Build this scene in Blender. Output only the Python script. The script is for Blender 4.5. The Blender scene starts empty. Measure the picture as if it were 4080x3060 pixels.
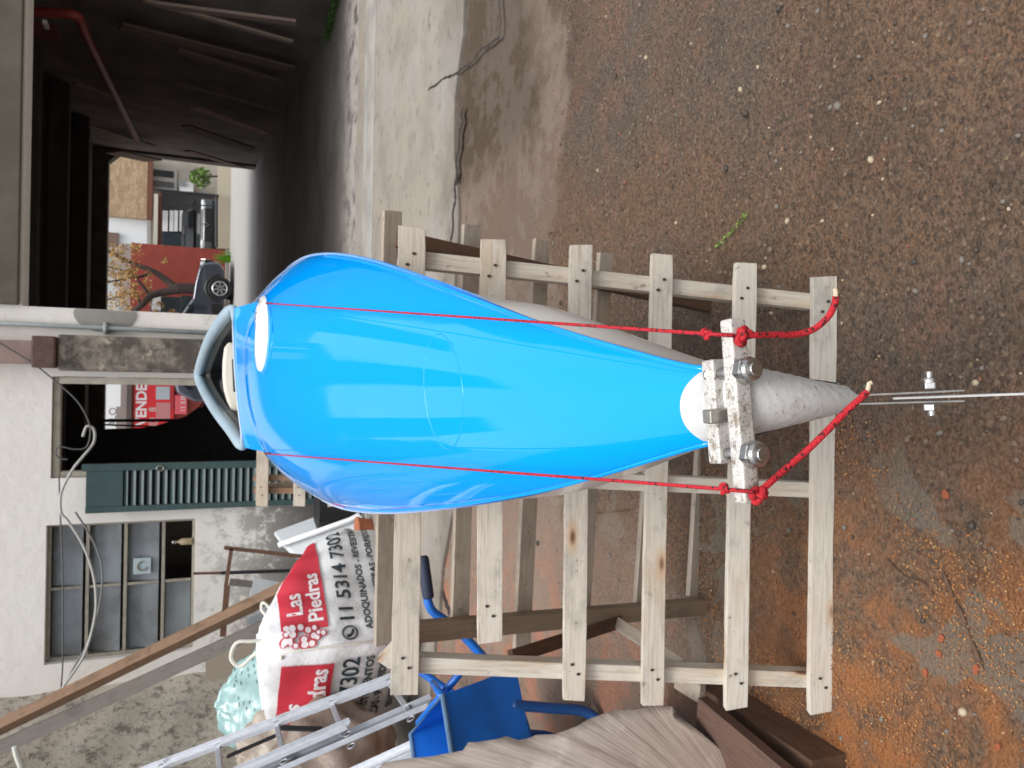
import bpy, math, random
from mathutils import Vector as V3, Matrix
random.seed(7)
R = math.radians
sc = bpy.context.scene
COL = sc.collection

# ------------------------------------------------------------------ camera
H = 1.38                       # eye height
F_PX, PITCH, ROLL = 3065.0, R(22.19), R(1.0)
FW = V3((0, math.cos(PITCH), -math.sin(PITCH)))
DN = V3((0, -math.sin(PITCH), -math.cos(PITCH)))
RT = V3((1, 0, 0))
IX = DN * math.cos(ROLL) + RT * math.sin(ROLL)      # picture x axis (the phone was held sideways)
IU = RT * math.cos(ROLL) - DN * math.sin(ROLL)      # picture up axis
CAM = V3((0, 0, H))
cd = bpy.data.cameras.new('camera'); cam = bpy.data.objects.new('camera', cd); COL.objects.link(cam)
cd.sensor_width = 36; cd.lens = 36 * F_PX / 4080; cd.clip_start = 0.02; cd.clip_end = 500
bk = -FW
cam.matrix_world = Matrix(((IX.x, IU.x, bk.x, CAM.x), (IX.y, IU.y, bk.y, CAM.y), (IX.z, IU.z, bk.z, CAM.z), (0, 0, 0, 1)))
cd.dof.use_dof = True; cd.dof.focus_distance = 0.56; cd.dof.aperture_fstop = 24
sc.camera = cam

def ray(px, py): return FW + IX * ((px - 2040) / F_PX) + IU * ((1530 - py) / F_PX)
def PD(px, py, D): return CAM + ray(px, py) * D                    # at depth D
def PY(px, py, y): d = ray(px, py); return CAM + d * (y / d.y)      # on the plane Y = y
def PZ(px, py, z=0.0): d = ray(px, py); return CAM + d * ((z - H) / d.z)
def PP(px, py, p0, n): d = ray(px, py); return CAM + d * ((p0 - CAM).dot(n) / d.dot(n))

# ------------------------------------------------------------------ world, sun, exposure
SUN_EL, SUN_ROT = R(76), R(172)
w = bpy.data.worlds.new('World'); sc.world = w; w.use_nodes = True
nt = w.node_tree; nt.nodes.clear()
sky = nt.nodes.new('ShaderNodeTexSky'); sky.sky_type = 'NISHITA'; sky.sun_disc = False
sky.sun_elevation = SUN_EL; sky.sun_rotation = SUN_ROT; sky.dust_density = 4; sky.air_density = 1.2
hs = nt.nodes.new('ShaderNodeHueSaturation'); hs.inputs['Saturation'].default_value = 0.34
tc = nt.nodes.new('ShaderNodeTexCoord'); nz = nt.nodes.new('ShaderNodeTexNoise')
nz.inputs['Scale'].default_value = 2.2; nz.inputs['Detail'].default_value = 5
rp = nt.nodes.new('ShaderNodeMapRange'); rp.inputs['From Min'].default_value = .3; rp.inputs['From Max'].default_value = .7
rp.inputs['To Min'].default_value = .85; rp.inputs['To Max'].default_value = 1.25
mul = nt.nodes.new('ShaderNodeVectorMath'); mul.operation = 'SCALE'
bg = nt.nodes.new('ShaderNodeBackground'); bg.inputs['Strength'].default_value = 0.14
ow = nt.nodes.new('ShaderNodeOutputWorld')
L = nt.links.new
L(sky.outputs[0], hs.inputs['Color']); L(tc.outputs['Generated'], nz.inputs['Vector']); L(nz.outputs['Fac'], rp.inputs['Value'])
L(hs.outputs[0], mul.inputs[0]); L(rp.outputs[0], mul.inputs['Scale']); L(mul.outputs[0], bg.inputs['Color']); L(bg.outputs[0], ow.inputs[0])
sd = bpy.data.lights.new('sun', 'SUN'); sd.energy = 1.5; sd.angle = R(22); sd.color = (1, .98, .95)
sun = bpy.data.objects.new('sun', sd); COL.objects.link(sun)
sdir = V3((math.sin(SUN_ROT) * math.cos(SUN_EL), math.cos(SUN_ROT) * math.cos(SUN_EL), math.sin(SUN_EL)))
sun.rotation_euler = sdir.to_track_quat('Z', 'Y').to_euler()
sc.view_settings.view_transform = 'Standard'; sc.view_settings.look = 'None'
sc.view_settings.exposure = 0.5; sc.view_settings.gamma = 1
sc.cycles.max_bounces = 8; sc.cycles.use_denoising = True

# ------------------------------------------------------------------ material helpers
def lin(r, g, b):
    f = lambda c: (c / 255) / 12.92 if c / 255 <= .04045 else ((c / 255 + .055) / 1.055) ** 2.4
    return (f(r), f(g), f(b))
class Mat:
    def __init__(s, name, base=(.5, .5, .5), rough=.6, metal=0, spec=.5, coat=0):
        s.m = bpy.data.materials.new(name); s.m.use_nodes = True; s.t = s.m.node_tree
        s.b = s.t.nodes['Principled BSDF']
        s.set('Roughness', rough); s.set('Metallic', metal); s.set('Specular IOR Level', spec); s.set('Coat Weight', coat)
        s.tc = s.n('ShaderNodeTexCoord'); s.col = None; s.base(base)
    def n(s, t, **k):
        x = s.t.nodes.new(t)
        for a, v in k.items(): setattr(x, a, v)
        return x
    def set(s, k, v): s.b.inputs[k].default_value = v
    def base(s, c):
        if isinstance(c, tuple):
            r = s.n('ShaderNodeRGB'); r.outputs[0].default_value = (*c, 1); c = r.outputs[0]
        s.col = c; s.t.links.new(c, s.b.inputs['Base Color'])
    def vec(s, scale=(1, 1, 1), kind='Object', rot=(0, 0, 0)):
        mp = s.n('ShaderNodeMapping'); s.t.links.new(s.tc.outputs[kind], mp.inputs[0])
        mp.inputs['Scale'].default_value = scale; mp.inputs['Rotation'].default_value = rot
        return mp.outputs[0]
    def noise(s, scale, detail=4, v=None, rough=.55, dist=0):
        x = s.n('ShaderNodeTexNoise'); x.inputs['Scale'].default_value = scale; x.inputs['Detail'].default_value = detail
        x.inputs['Roughness'].default_value = rough; x.inputs['Distortion'].default_value = dist
        s.t.links.new(v or s.tc.outputs['Object'], x.inputs['Vector']); return x.outputs['Fac']
    def voro(s, scale, v=None, feature='F1', out='Distance'):
        x = s.n('ShaderNodeTexVoronoi'); x.feature = feature; x.inputs['Scale'].default_value = scale
        s.t.links.new(v or s.tc.outputs['Object'], x.inputs['Vector']); return x.outputs[out]
    def rng(s, f, a, b, c=0, d=1, smooth=True):
        x = s.n('ShaderNodeMapRange'); x.interpolation_type = 'SMOOTHSTEP' if smooth else 'LINEAR'
        for k, v in zip(('From Min', 'From Max', 'To Min', 'To Max'), (a, b, c, d)): x.inputs[k].default_value = v
        s.t.links.new(f, x.inputs['Value']); return x.outputs[0]
    def math(s, op, a, b=0.0):
        x = s.n('ShaderNodeMath', operation=op)
        for i, q in enumerate((a, b)):
            if isinstance(q, (int, float)): x.inputs[i].default_value = q
            else: s.t.links.new(q, x.inputs[i])
        return x.outputs[0]
    def xyz(s, kind='Object'):
        x = s.n('ShaderNodeSeparateXYZ'); s.t.links.new(s.tc.outputs[kind], x.inputs[0]); return x.outputs
    def mix(s, fac, c2, blend='MIX'):
        x = s.n('ShaderNodeMix', data_type='RGBA', blend_type=blend)
        if isinstance(fac, (int, float)): x.inputs[0].default_value = fac
        else: s.t.links.new(fac, x.inputs[0])
        s.t.links.new(s.col, x.inputs[6])
        if isinstance(c2, tuple): x.inputs[7].default_value = (*c2, 1)
        else: s.t.links.new(c2, x.inputs[7])
        s.base(x.outputs[2]); return s
    def rough(s, f): s.t.links.new(f, s.b.inputs['Roughness']); return s
    def bump(s, f, strength=.3, dist=.01):
        x = s.n('ShaderNodeBump'); x.inputs['Strength'].default_value = strength; x.inputs['Distance'].default_value = dist
        s.t.links.new(f, x.inputs['Height'])
        old = s.b.inputs['Normal'].links
        if old: s.t.links.new(old[0].from_socket, x.inputs['Normal'])
        s.t.links.new(x.outputs[0], s.b.inputs['Normal']); return s
    def rnd(s):
        x = s.n('ShaderNodeObjectInfo'); return x.outputs['Random']

def wood(name, c, dark, stain=.5, grain=.5, knots=False):
    m = Mat(name, c, .75)
    off = m.n('ShaderNodeVectorMath', operation='ADD'); cmb = m.n('ShaderNodeCombineXYZ'); r7 = m.math('MULTIPLY', m.rnd(), 37.0)
    for k in range(3): m.t.links.new(r7, cmb.inputs[k])
    m.t.links.new(m.tc.outputs['Object'], off.inputs[0]); m.t.links.new(cmb.outputs[0], off.inputs[1])
    def sv(a, b, d):
        x = m.n('ShaderNodeVectorMath', operation='MULTIPLY'); m.t.links.new(off.outputs[0], x.inputs[0]); x.inputs[1].default_value = (a, b, d); return x.outputs[0]
    g = m.noise(9, 6, sv(.8, 14, 14), .62, .8); fib = m.noise(60, 5, sv(.25, 6, 6), .6)
    m.mix(m.rng(m.rnd(), 0, 1, 0, .4, False), (c[0] * .72, c[1] * .68, c[2] * .62))
    m.mix(m.rng(m.noise(3, 4, sv(.8, 3, 3), .6), .54, .7, 0, stain * .7), (c[0] * .75, c[1] * .56, c[2] * .36))
    m.mix(m.rng(g, .45, .72, 0, grain), dark)
    m.mix(m.rng(fib, .5, .7, 0, grain * .8), tuple(x * .62 for x in c))
    m.mix(m.rng(m.noise(5, 5, sv(1, 1.6, 1.6), .7), .5, .68, 0, stain), tuple(x * .5 for x in c))
    m.mix(m.rng(m.noise(30, 4, sv(1, 1, 1), .7), .63, .72, 0, stain), (dark[0] * .6, dark[1] * .6, dark[2] * .6))
    if knots:
        kn = m.voro(3.4, sv(1.3, 3.4, 3.4)); m.mix(m.rng(kn, .26, .08, 0, .75), (c[0] * .75, c[1] * .5, c[2] * .3)); m.mix(m.rng(kn, .13, .07, 0, .95), (.1, .03, .015))
    m.bump(g, .4, .002); m.bump(fib, .3, .0008); return m.m
def simple(name, c, rough=.6, metal=0, var=.15, scale=20, bump=0, coat=0, bd=.002):
    m = Mat(name, c, rough, metal, coat=coat); f = m.noise(scale, 5)
    m.mix(m.rng(f, .35, .7, 0, var), tuple(x * .5 for x in c))
    if bump: m.bump(f, bump, bd)
    return m.m
def pick(m):
    return m.m if isinstance(m, Mat) else m

# ------------------------------------------------------------------ mesh helpers
ORG = {}
class MB:
    def __init__(s): s.v = []; s.f = []; s.mi = []
    def add(s, vs, fs, mi=0):
        k = len(s.v); s.v += [V3(p) for p in vs]; s.f += [tuple(i + k for i in f) for f in fs]; s.mi += [mi] * len(fs); return s
    def obox(s, c, a, b, d, mi=0):                       # centre and three half vectors
        vs = [c + a * x + b * y + d * z for x in (-1, 1) for y in (-1, 1) for z in (-1, 1)]
        return s.add(vs, [(0, 1, 3, 2), (4, 6, 7, 5), (0, 4, 5, 1), (2, 3, 7, 6), (0, 2, 6, 4), (1, 5, 7, 3)], mi)
    def box(s, x0, x1, y0, y1, z0, z1, mi=0):
        return s.obox(V3(((x0 + x1) / 2, (y0 + y1) / 2, (z0 + z1) / 2)), V3(((x1 - x0) / 2, 0, 0)), V3((0, (y1 - y0) / 2, 0)), V3((0, 0, (z1 - z0) / 2)), mi)
    def beam(s, A, B, w, t, n, mi=0):                    # width w along side, thickness t along n
        A = V3(A); B = V3(B); d = (B - A); u = d.normalized(); sd_ = u.cross(V3(n)).normalized(); nn = sd_.cross(u).normalized()
        return s.obox((A + B) / 2, d / 2, sd_ * w / 2, nn * t / 2, mi)
    def tube(s, pts, r, n=10, closed=False, mi=0, sx=1.0):
        pts = [V3(p) for p in pts]; m = len(pts); rr = r if isinstance(r, (list, tuple)) else [r] * m
        vs = []; prev = None
        for i, p in enumerate(pts):
            a = pts[(i - 1) % m] if (closed or i) else p; b = pts[(i + 1) % m] if (closed or i < m - 1) else p
            t = (b - a).normalized()
            if prev is None:
                q = V3((0, 0, 1)) if abs(t.z) < .9 else V3((1, 0, 0)); x = t.cross(q).normalized()
            else: x = (prev - t * prev.dot(t)).normalized()
            prev = x; y = t.cross(x)
            for k in range(n):
                an = 2 * math.pi * k / n; vs.append(p + (x * math.cos(an) * sx + y * math.sin(an)) * rr[i])
        fs = []
        for i in range(m if closed else m - 1):
            j = (i + 1) % m
            for k in range(n): l = (k + 1) % n; fs.append((i * n + k, i * n + l, j * n + l, j * n + k))
        if not closed: fs += [tuple(range(n))[::-1], tuple((m - 1) * n + k for k in range(n))]
        return s.add(vs, fs, mi)
    def cyl(s, A, B, r, n=16, mi=0, r2=None): return s.tube([A, B], [r, r if r2 is None else r2], n, mi=mi)
    def lathe(s, A, axis, prof, n=24, mi=0):             # prof: (distance along axis, radius)
        ax = V3(axis).normalized(); return s.tube2([V3(A) + ax * d for d, _ in prof], [r for _, r in prof], ax, n, mi)
    def tube2(s, pts, rr, ax, n, mi):
        q = V3((0, 0, 1)) if abs(ax.z) < .9 else V3((1, 0, 0)); x = ax.cross(q).normalized(); y = ax.cross(x)
        vs = [p + (x * math.cos(2 * math.pi * k / n) + y * math.sin(2 * math.pi * k / n)) * r for p, r in zip(pts, rr) for k in range(n)]
        fs = [(i * n + k, i * n + (k + 1) % n, (i + 1) * n + (k + 1) % n, (i + 1) * n + k) for i in range(len(pts) - 1) for k in range(n)]
        fs += [tuple(range(n))[::-1], tuple((len(pts) - 1) * n + k for k in range(n))]
        return s.add(vs, fs, mi)
    def prism(s, poly, vec, mi=0):
        n = len(poly); vec = V3(vec); vs = [V3(p) for p in poly] + [V3(p) + vec for p in poly]
        return s.add(vs, [tuple(range(n))[::-1], tuple(range(n, 2 * n))] + [(i, (i + 1) % n, (i + 1) % n + n, i + n) for i in range(n)], mi)
    def grid(s, fn, nu, nv, closeu=False, mi=0):
        vs = [fn(i / nu, j / nv) for i in range(nu + (0 if closeu else 1)) for j in range(nv + 1)]
        m = nv + 1; N = nu if closeu else nu
        fs = []
        for i in range(N):
            a = i; b = (i + 1) % nu if closeu else i + 1
            for j in range(nv): fs.append((a * m + j, b * m + j, b * m + j + 1, a * m + j + 1))
        return s.add(vs, fs, mi)
    def build(s, name, mats, parent=None, org=None, smooth=False, bevel=0, sub=0, solid=0, seg=2):
        org = V3(org) if org is not None else (V3(ORG[parent.name]) if parent else V3((0, 0, 0)))
        me = bpy.data.meshes.new(name); me.from_pydata([tuple(p - org) for p in s.v], [], s.f)
        for m in (mats if isinstance(mats, (list, tuple)) else [mats]): me.materials.append(pick(m))
        for p, i in zip(me.polygons, s.mi): p.material_index = i; p.use_smooth = smooth
        me.update(); o = bpy.data.objects.new(name, me); COL.objects.link(o)
        ORG[o.name] = org.copy()
        if parent: o.parent = parent; o.location = org - ORG[parent.name]
        else: o.location = org
        if solid: x = o.modifiers.new('s', 'SOLIDIFY'); x.thickness = solid; x.offset = 0
        if sub: x = o.modifiers.new('u', 'SUBSURF'); x.levels = x.render_levels = sub
        if bevel: x = o.modifiers.new('b', 'BEVEL'); x.width = bevel; x.segments = seg; x.limit_method = 'ANGLE'
        return o
def fixn(o):
    import bmesh
    b = bmesh.new(); b.from_mesh(o.data); bmesh.ops.recalc_face_normals(b, faces=b.faces); b.to_mesh(o.data); b.free(); return o
def tag(o, label=None, cat=None, group=None, kind=None):
    for k, v in (('label', label), ('category', cat), ('group', group), ('kind', kind)):
        if v: o[k] = v
    return o
def thing(name, loc, label, cat, group=None):
    o = bpy.data.objects.new(name, None); COL.objects.link(o); o.location = loc; ORG[o.name] = V3(loc); o.empty_display_size = .1
    return tag(o, label, cat, group)
def board(name, A, B, w, t, n, mat, parent=None, ragged=0.0, nails=(), warp=0.0):
    """one sawn board with its own axes (x along the grain)"""
    A = V3(A); B = V3(B); u = (B - A).normalized(); n = V3(n); y = n.cross(u).normalized(); z = u.cross(y)
    Ln = (B - A).length; N = max(6, int(Ln / .04)); vs = []
    ph = [random.uniform(0, 6.28) for _ in range(4)]
    for i in range(N + 1):
        x = -Ln / 2 + Ln * i / N
        e0 = w / 2 * (1 + ragged * (math.sin(x * 6 + ph[0]) * .8 + random.uniform(-.25, .25)) - (ragged * random.uniform(-.3, 1.0) if i in (0, N) else 0))
        e1 = w / 2 * (1 + ragged * (math.sin(x * 5 + ph[1]) * .8 + random.uniform(-.25, .25)) - (ragged * random.uniform(-.3, 1.0) if i in (0, N) else 0))
        c = warp * math.sin(x * 2.2 + ph[2]); zz = warp * .5 * math.sin(x * 3 + ph[3])
        r = random.uniform(-.004, .004) if i in (0, N) else 0
        vs += [(x + r, -e0 + c, -t / 2 + zz), (x, e1 + c, -t / 2 + zz), (x - r, e1 + c, t / 2 + zz), (x + r, -e0 + c, t / 2 + zz)]
    fs = [(0, 3, 2, 1), (N * 4, N * 4 + 1, N * 4 + 2, N * 4 + 3)]
    for i in range(N):
        for k in range(4): l = (k + 1) % 4; fs.append((i * 4 + k, i * 4 + l, i * 4 + 4 + l, i * 4 + 4 + k))
    mb = MB(); mb.add(vs, fs)
    for nx, ny in nails:
        k = 8; mb.add([(nx + .0035 * math.cos(a), ny + .0045 * math.sin(a), t / 2 + .0016 + warp * .5) for a in [2 * math.pi * q / k for q in range(k)]], [tuple(range(k))], 1)
    o = mb.build(name, [mat, M_NAIL], None, (0, 0, 0), bevel=.0012)
    fixn(o) if not nails else None
    M4 = Matrix(((u.x, y.x, z.x, 0), (u.y, y.y, z.y, 0), (u.z, y.z, z.z, 0), (0, 0, 0, 1)))
    o.rotation_euler = M4.to_euler(); c = (A + B) / 2; ORG[o.name] = c
    if parent: o.parent = parent; o.location = c - ORG[parent.name]
    else: o.location = c
    return o
def text_geo(body, size, bold=0, space=1.0, shear=0):
    c = bpy.data.curves.new('t', 'FONT'); c.body = body; c.size = size; c.offset = bold; c.space_character = space; c.shear = shear
    c.resolution_u = 3; o = bpy.data.objects.new('t', c); COL.objects.link(o)
    dg = bpy.context.evaluated_depsgraph_get(); me = bpy.data.meshes.new_from_object(o.evaluated_get(dg))
    vs = [v.co.copy() for v in me.vertices]; fs = [tuple(p.vertices) for p in me.polygons]
    bpy.data.objects.remove(o); bpy.data.curves.remove(c); bpy.data.meshes.remove(me)
    return vs, fs
def spline(pts, n=8, closed=False):
    pts = [V3(p) for p in pts]; out = []; m = len(pts)
    for i in range(m if closed else m - 1):
        g = (lambda k: pts[k % m]) if closed else (lambda k: pts[min(max(k, 0), m - 1)])
        a, b, c, d = g(i - 1), g(i), g(i + 1), g(i + 2)
        for k in range(n):
            t = k / n; out.append(.5 * ((2 * b) + (c - a) * t + (2 * a - 5 * b + 4 * c - d) * t * t + (3 * b - a - 3 * c + d) * t ** 3))
    if not closed: out.append(pts[-1])
    return out
def interp(tab, x):
    if x <= tab[0][0]: return tab[0][1]
    for (a, p), (b, q) in zip(tab, tab[1:]):
        if x <= b:
            t = (x - a) / (b - a); t = t * t * (3 - 2 * t) * .35 + t * .65; return p + (q - p) * t
    return tab[-1][1]

# ------------------------------------------------------------------ materials
M_NAIL = simple('nail_rust', (.03, .02, .018), .6)
M_PINE = wood('pale_pine', (.6, .555, .48), (.3, .235, .17), .75, .6, True)
M_PINE2 = wood('weathered_pine', (.42, .36, .29), (.2, .15, .11), .6)
M_BROWNW = wood('brown_timber', (.27, .165, .1), (.09, .055, .038), .9, .7)
M_GREYW = wood('grey_timber', (.2, .175, .155), (.09, .075, .065), .6)
M_DARKW = wood('dark_timber', (.115, .06, .034), (.025, .016, .011), .9, .8)
def deckmat():
    m = Mat('blue_gelcoat', (.0, .33, .95), .08); m.set('Specular IOR Level', .5)
    m.rough(m.rng(m.noise(6, 3), .3, .7, .03, .07)); m.bump(m.noise(2.2, 2), .05, .02); return m.m
M_DECK = deckmat()
M_HULL = simple('white_gelcoat', (.66, .65, .62), .25, var=.12, scale=8, coat=.3)
def sternm():
    m = Mat('chalky_white', (.52, .52, .5), .6); a = m.noise(60, 8, rough=.7)
    m.mix(m.rng(a, .56, .75, 0, .75), (.3, .25, .2)); m.mix(m.rng(m.noise(220, 3), .62, .7, 0, .6), (.2, .17, .14)); m.bump(m.noise(55, 6, rough=.6), .3, .003); m.bump(m.noise(260, 4), .3, .001); return m.m
M_STERN = sternm()
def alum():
    m = Mat('worn_shaded_aluminium', (.62, .6, .56), .45, .2); a = m.noise(120, 8, m.vec((1, 1, 1)), .7)
    m.mix(m.rng(a, .52, .62, 0, .85), (.2, .15, .1)); m.mix(m.rng(m.noise(35, 6, rough=.7), .5, .68, 0, .6), (.28, .24, .19)); m.mix(m.rng(m.noise(700, 4), .55, .64, 0, .8), (.22, .18, .13)); m.bump(m.noise(400, 4), .35, .0006); return m.m  # brown specks are wear; extra stain stands in for shade on the near face
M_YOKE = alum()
M_STEEL = simple('zinc_steel', (.5, .49, .47), .3, 1, var=.35, scale=200, bump=.1, bd=.0005)
M_PLATE = simple('dull_plate', (.42, .4, .36), .35, .9, var=.5, scale=120)
M_BLADE = simple('white_blade', (.5, .5, .49), .35, var=.3)
def ropem():
    m = Mat('red_cord', (.5, .012, .022), .75); v = m.voro(330, feature='F1'); m.mix(m.rng(v, .3, .2, 0, .0), (.02, .0, .0))
    m.mix(m.rng(m.voro(260), .34, .26, 0, .9), (.03, .006, .008)); m.mix(m.rng(m.voro(900), .5, .2, 0, .5), (.16, .004, .006)); m.bump(m.voro(900), .8, .0008); return m.m
M_ROPE = ropem()
M_CORE = simple('cord_core', (.62, .5, .36), .9)
M_COAM = simple('grey_coaming', (.33, .43, .49), .35, var=.2, scale=10)
M_BLACK = simple('cockpit_black', (.01, .01, .012), .6)
M_SEAT = simple('cream_seat', (.6, .57, .48), .4, var=.1)
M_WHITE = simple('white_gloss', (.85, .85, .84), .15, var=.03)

def plaster():
    m = Mat('stained_plaster', (.8, .775, .73), .85); x, y, z = m.xyz()[0:3]
    m.mix(m.rng(m.noise(1.2, 5), .4, .7, 0, .35), (.68, .61, .51))
    m.mix(m.rng(m.noise(2.4, 8, rough=.7), .5, .62, 0, .5), (.8, .78, .74))
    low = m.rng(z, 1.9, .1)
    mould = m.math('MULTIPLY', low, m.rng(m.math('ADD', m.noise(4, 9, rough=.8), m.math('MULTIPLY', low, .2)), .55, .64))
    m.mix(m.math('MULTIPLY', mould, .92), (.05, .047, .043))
    m.mix(m.math('MULTIPLY', m.rng(m.noise(22, 6, rough=.7), .6, .72), .5), (.3, .27, .24))
    st = m.math('MULTIPLY', m.math('MULTIPLY', m.rng(x, PLX - .42, PLX - .2), m.rng(x, PLX + .5, PLX + .3)), m.rng(z, 2.9, 2.2))
    m.mix(m.math('MULTIPLY', st, m.rng(m.math('ADD', m.noise(5, 8, rough=.75), m.math('MULTIPLY', st, .12)), .58, .66)), (.06, .055, .05))
    m.bump(m.noise(9, 8), .4, .015); return m.m
PLX = PY(1413, 500, 7.4).x
M_PLAS = plaster()
def grime():
    m = Mat('mouldy_render', (.3, .26, .21), .9)
    m.mix(m.rng(m.noise(4, 9, rough=.75), .36, .56), (.085, .075, .06)); m.mix(m.rng(m.noise(9, 6), .6, .68, 0, .8), (.42, .38, .31)); m.bump(m.noise(12, 8), .6, .02); return m.m
M_GRIME = grime()
def stucco():
    m = Mat('rough_stucco', (.66, .6, .5), .95); n1 = m.noise(10, 10, rough=.8)
    m.mix(m.rng(n1, .5, .6, 0, .85), (.2, .16, .125)); m.mix(m.rng(m.noise(26, 6, rough=.7), .56, .66, 0, .7), (.1, .08, .065)); m.mix(m.rng(m.noise(5, 7), .55, .7, 0, .5), (.55, .53, .5))
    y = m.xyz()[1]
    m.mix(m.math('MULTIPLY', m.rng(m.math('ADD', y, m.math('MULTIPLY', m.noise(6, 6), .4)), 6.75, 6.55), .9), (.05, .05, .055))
    m.bump(n1, 1, .04); return m.m
M_STUC = stucco()
M_LINTEL = simple('lintel_render', (.13, .115, .085), .9, var=.5, scale=3, bump=.2)
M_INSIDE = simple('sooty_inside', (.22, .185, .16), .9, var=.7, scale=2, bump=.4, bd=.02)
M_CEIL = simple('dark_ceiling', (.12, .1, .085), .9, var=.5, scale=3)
def groundm():
    m = Mat('wet_concrete_ground', (.185, .105, .058), .5); x, y, z = m.xyz()[0:3]
    big = m.noise(1.3, 6, rough=.6); mid = m.noise(5, 7, rough=.65); fine = m.noise(60, 8, rough=.75)
    m.mix(m.rng(big, .42, .6, 0, .75), (.105, .085, .066)); m.mix(m.rng(m.noise(.8, 5, rough=.65), .5, .58, 0, .6), (.08, .048, .027))
    m.mix(m.math('MULTIPLY', m.rng(m.math('ADD', mid, m.math('MULTIPLY', big, .5)), .76, .92), .34), (.3, .125, .07))
    m.mix(m.rng(fine, .42, .62, 0, .75), (.05, .034, .022))
    # grains of aggregate near the camera
    ch = m.voro(55, out='Color'); d = m.voro(55)
    sp = m.n('ShaderNodeSeparateColor'); m.t.links.new(ch, sp.inputs[0])
    pick_ = m.math('MULTIPLY', m.rng(sp.outputs[0], .8, .84), m.rng(d, .34, .24))
    m.mix(m.math('MULTIPLY', pick_, .45), (.34, .24, .15))
    ch2 = m.voro(140, out='Color'); sp2 = m.n('ShaderNodeSeparateColor'); m.t.links.new(ch2, sp2.inputs[0])
    m.mix(m.math('MULTIPLY', m.rng(sp2.outputs[1], .6, .8), .28), (.2, .15, .11))
    m.mix(m.math('MULTIPLY', m.rng(sp2.outputs[2], .75, .85), .5), (.03, .025, .02))
    # smooth screed further back with a wandering edge
    edge = m.math('ADD', y, m.math('ADD', m.math('MULTIPLY', m.noise(1.1, 5), .9), m.math('MULTIPLY', x, -.12)))
    scr = m.rng(edge, 3.22, 3.32)
    m.mix(m.math('MULTIPLY', scr, .8), (.165, .125, .1))
    wet = m.math('MULTIPLY', m.math('MULTIPLY', m.rng(x, .9, 1.3), m.rng(edge, 3.35, 3.6)), m.rng(m.noise(.9, 4), .34, .46))
    m.mix(m.math('MULTIPLY', wet, .8), (.07, .052, .036))
    # pale cement smears and orange dust on the left
    left = m.math('MULTIPLY', m.rng(x, .1, -.7), m.rng(y, 1.9, 1.3))
    dust = m.math('MULTIPLY', left, m.rng(m.noise(4, 8, rough=.7), .4, .58))
    m.mix(m.math('MULTIPLY', dust, .85), (.34, .125, .035))
    sm = m.math('MULTIPLY', m.rng(x, .1, -.3), m.rng(m.noise(3.4, 3, dist=.6), .57, .6))
    m.mix(m.math('MULTIPLY', sm, .75), (.17, .145, .11))
    red = m.math('MULTIPLY', m.math('MULTIPLY', m.rng(x, -.5, -1.1), m.rng(y, 1.8, 2.3)), m.rng(m.noise(6, 6), .45, .6))
    pale = m.math('MULTIPLY', m.rng(x, -.2, -.7), m.rng(y, 1.75, 2.2)); m.mix(m.math('MULTIPLY', pale, .6), (.24, .17, .125)); m.mix(m.math('MULTIPLY', red, .6), (.36, .14, .08))
    # deep interior floor turns grey brown with darker mottling
    m.mix(m.rng(y, 7.4, 9.0, 0, 1), (.26, .235, .21)); m.mix(m.math('MULTIPLY', m.rng(y, 7.4, 9.0), m.rng(m.noise(.9, 7, rough=.7), .42, .6, 0, .6)), (.14, .12, .1))
    m.mix(m.math('MULTIPLY', m.rng(y, 19, 20.5), 1.0), (.34, .33, .31))
    wetr = m.rng(m.math('ADD', m.math('MULTIPLY', m.noise(2.1, 4), .6), m.math('MULTIPLY', m.noise(13, 6), .4)), .44, .56, .06, .6)
    m.rough(m.math('MAXIMUM', m.math('ADD', wetr, m.rng(y, 2.5, 5, 0, .2)), m.rng(y, 6.5, 7.4, 0, .75)))
    h = m.math('ADD', m.math('MULTIPLY', m.voro(150), -.7), m.math('MULTIPLY', fine, 1.2))
    h = m.math('MULTIPLY', h, m.math('MULTIPLY', m.rng(scr, 0, 1, 1, .12), m.rng(y, 4, 7, 1, 0))); m.bump(h, .9, .01); m.bump(m.math('MULTIPLY', mid, m.rng(y, 4, 7, 1, 0)), .3, .03); return m.m
M_GROUND = groundm()
def slabm():
    m = Mat('beige_concrete', (.27, .24, .2), .8); m.mix(m.rng(m.noise(3, 7), .4, .65, 0, .6), (.2, .175, .15))
    m.mix(m.rng(m.noise(11, 8, rough=.75), .55, .64, 0, .7), (.1, .085, .07)); m.mix(m.math('MULTIPLY', m.rng(m.math('ADD', m.xyz()[1], m.noise(5, 7)), 5.25, 4.75), .55), (.12, .1, .08)); m.mix(m.rng(m.noise(1.2, 4), .5, .6, 0, .35), (.3, .29, .27)); m.bump(m.noise(20, 7), .3, .006); return m.m
M_SLAB = slabm()
M_STRIP = simple('pale_cement', (.33, .315, .285), .8, var=.6, scale=3, bump=.2)
def speck():
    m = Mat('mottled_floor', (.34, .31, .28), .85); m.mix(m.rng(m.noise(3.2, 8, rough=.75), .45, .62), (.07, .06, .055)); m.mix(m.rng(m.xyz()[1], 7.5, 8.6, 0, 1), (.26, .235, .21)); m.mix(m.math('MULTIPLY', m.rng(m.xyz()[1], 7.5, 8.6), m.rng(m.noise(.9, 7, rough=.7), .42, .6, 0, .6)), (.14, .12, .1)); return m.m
M_SPECK = speck()

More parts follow.
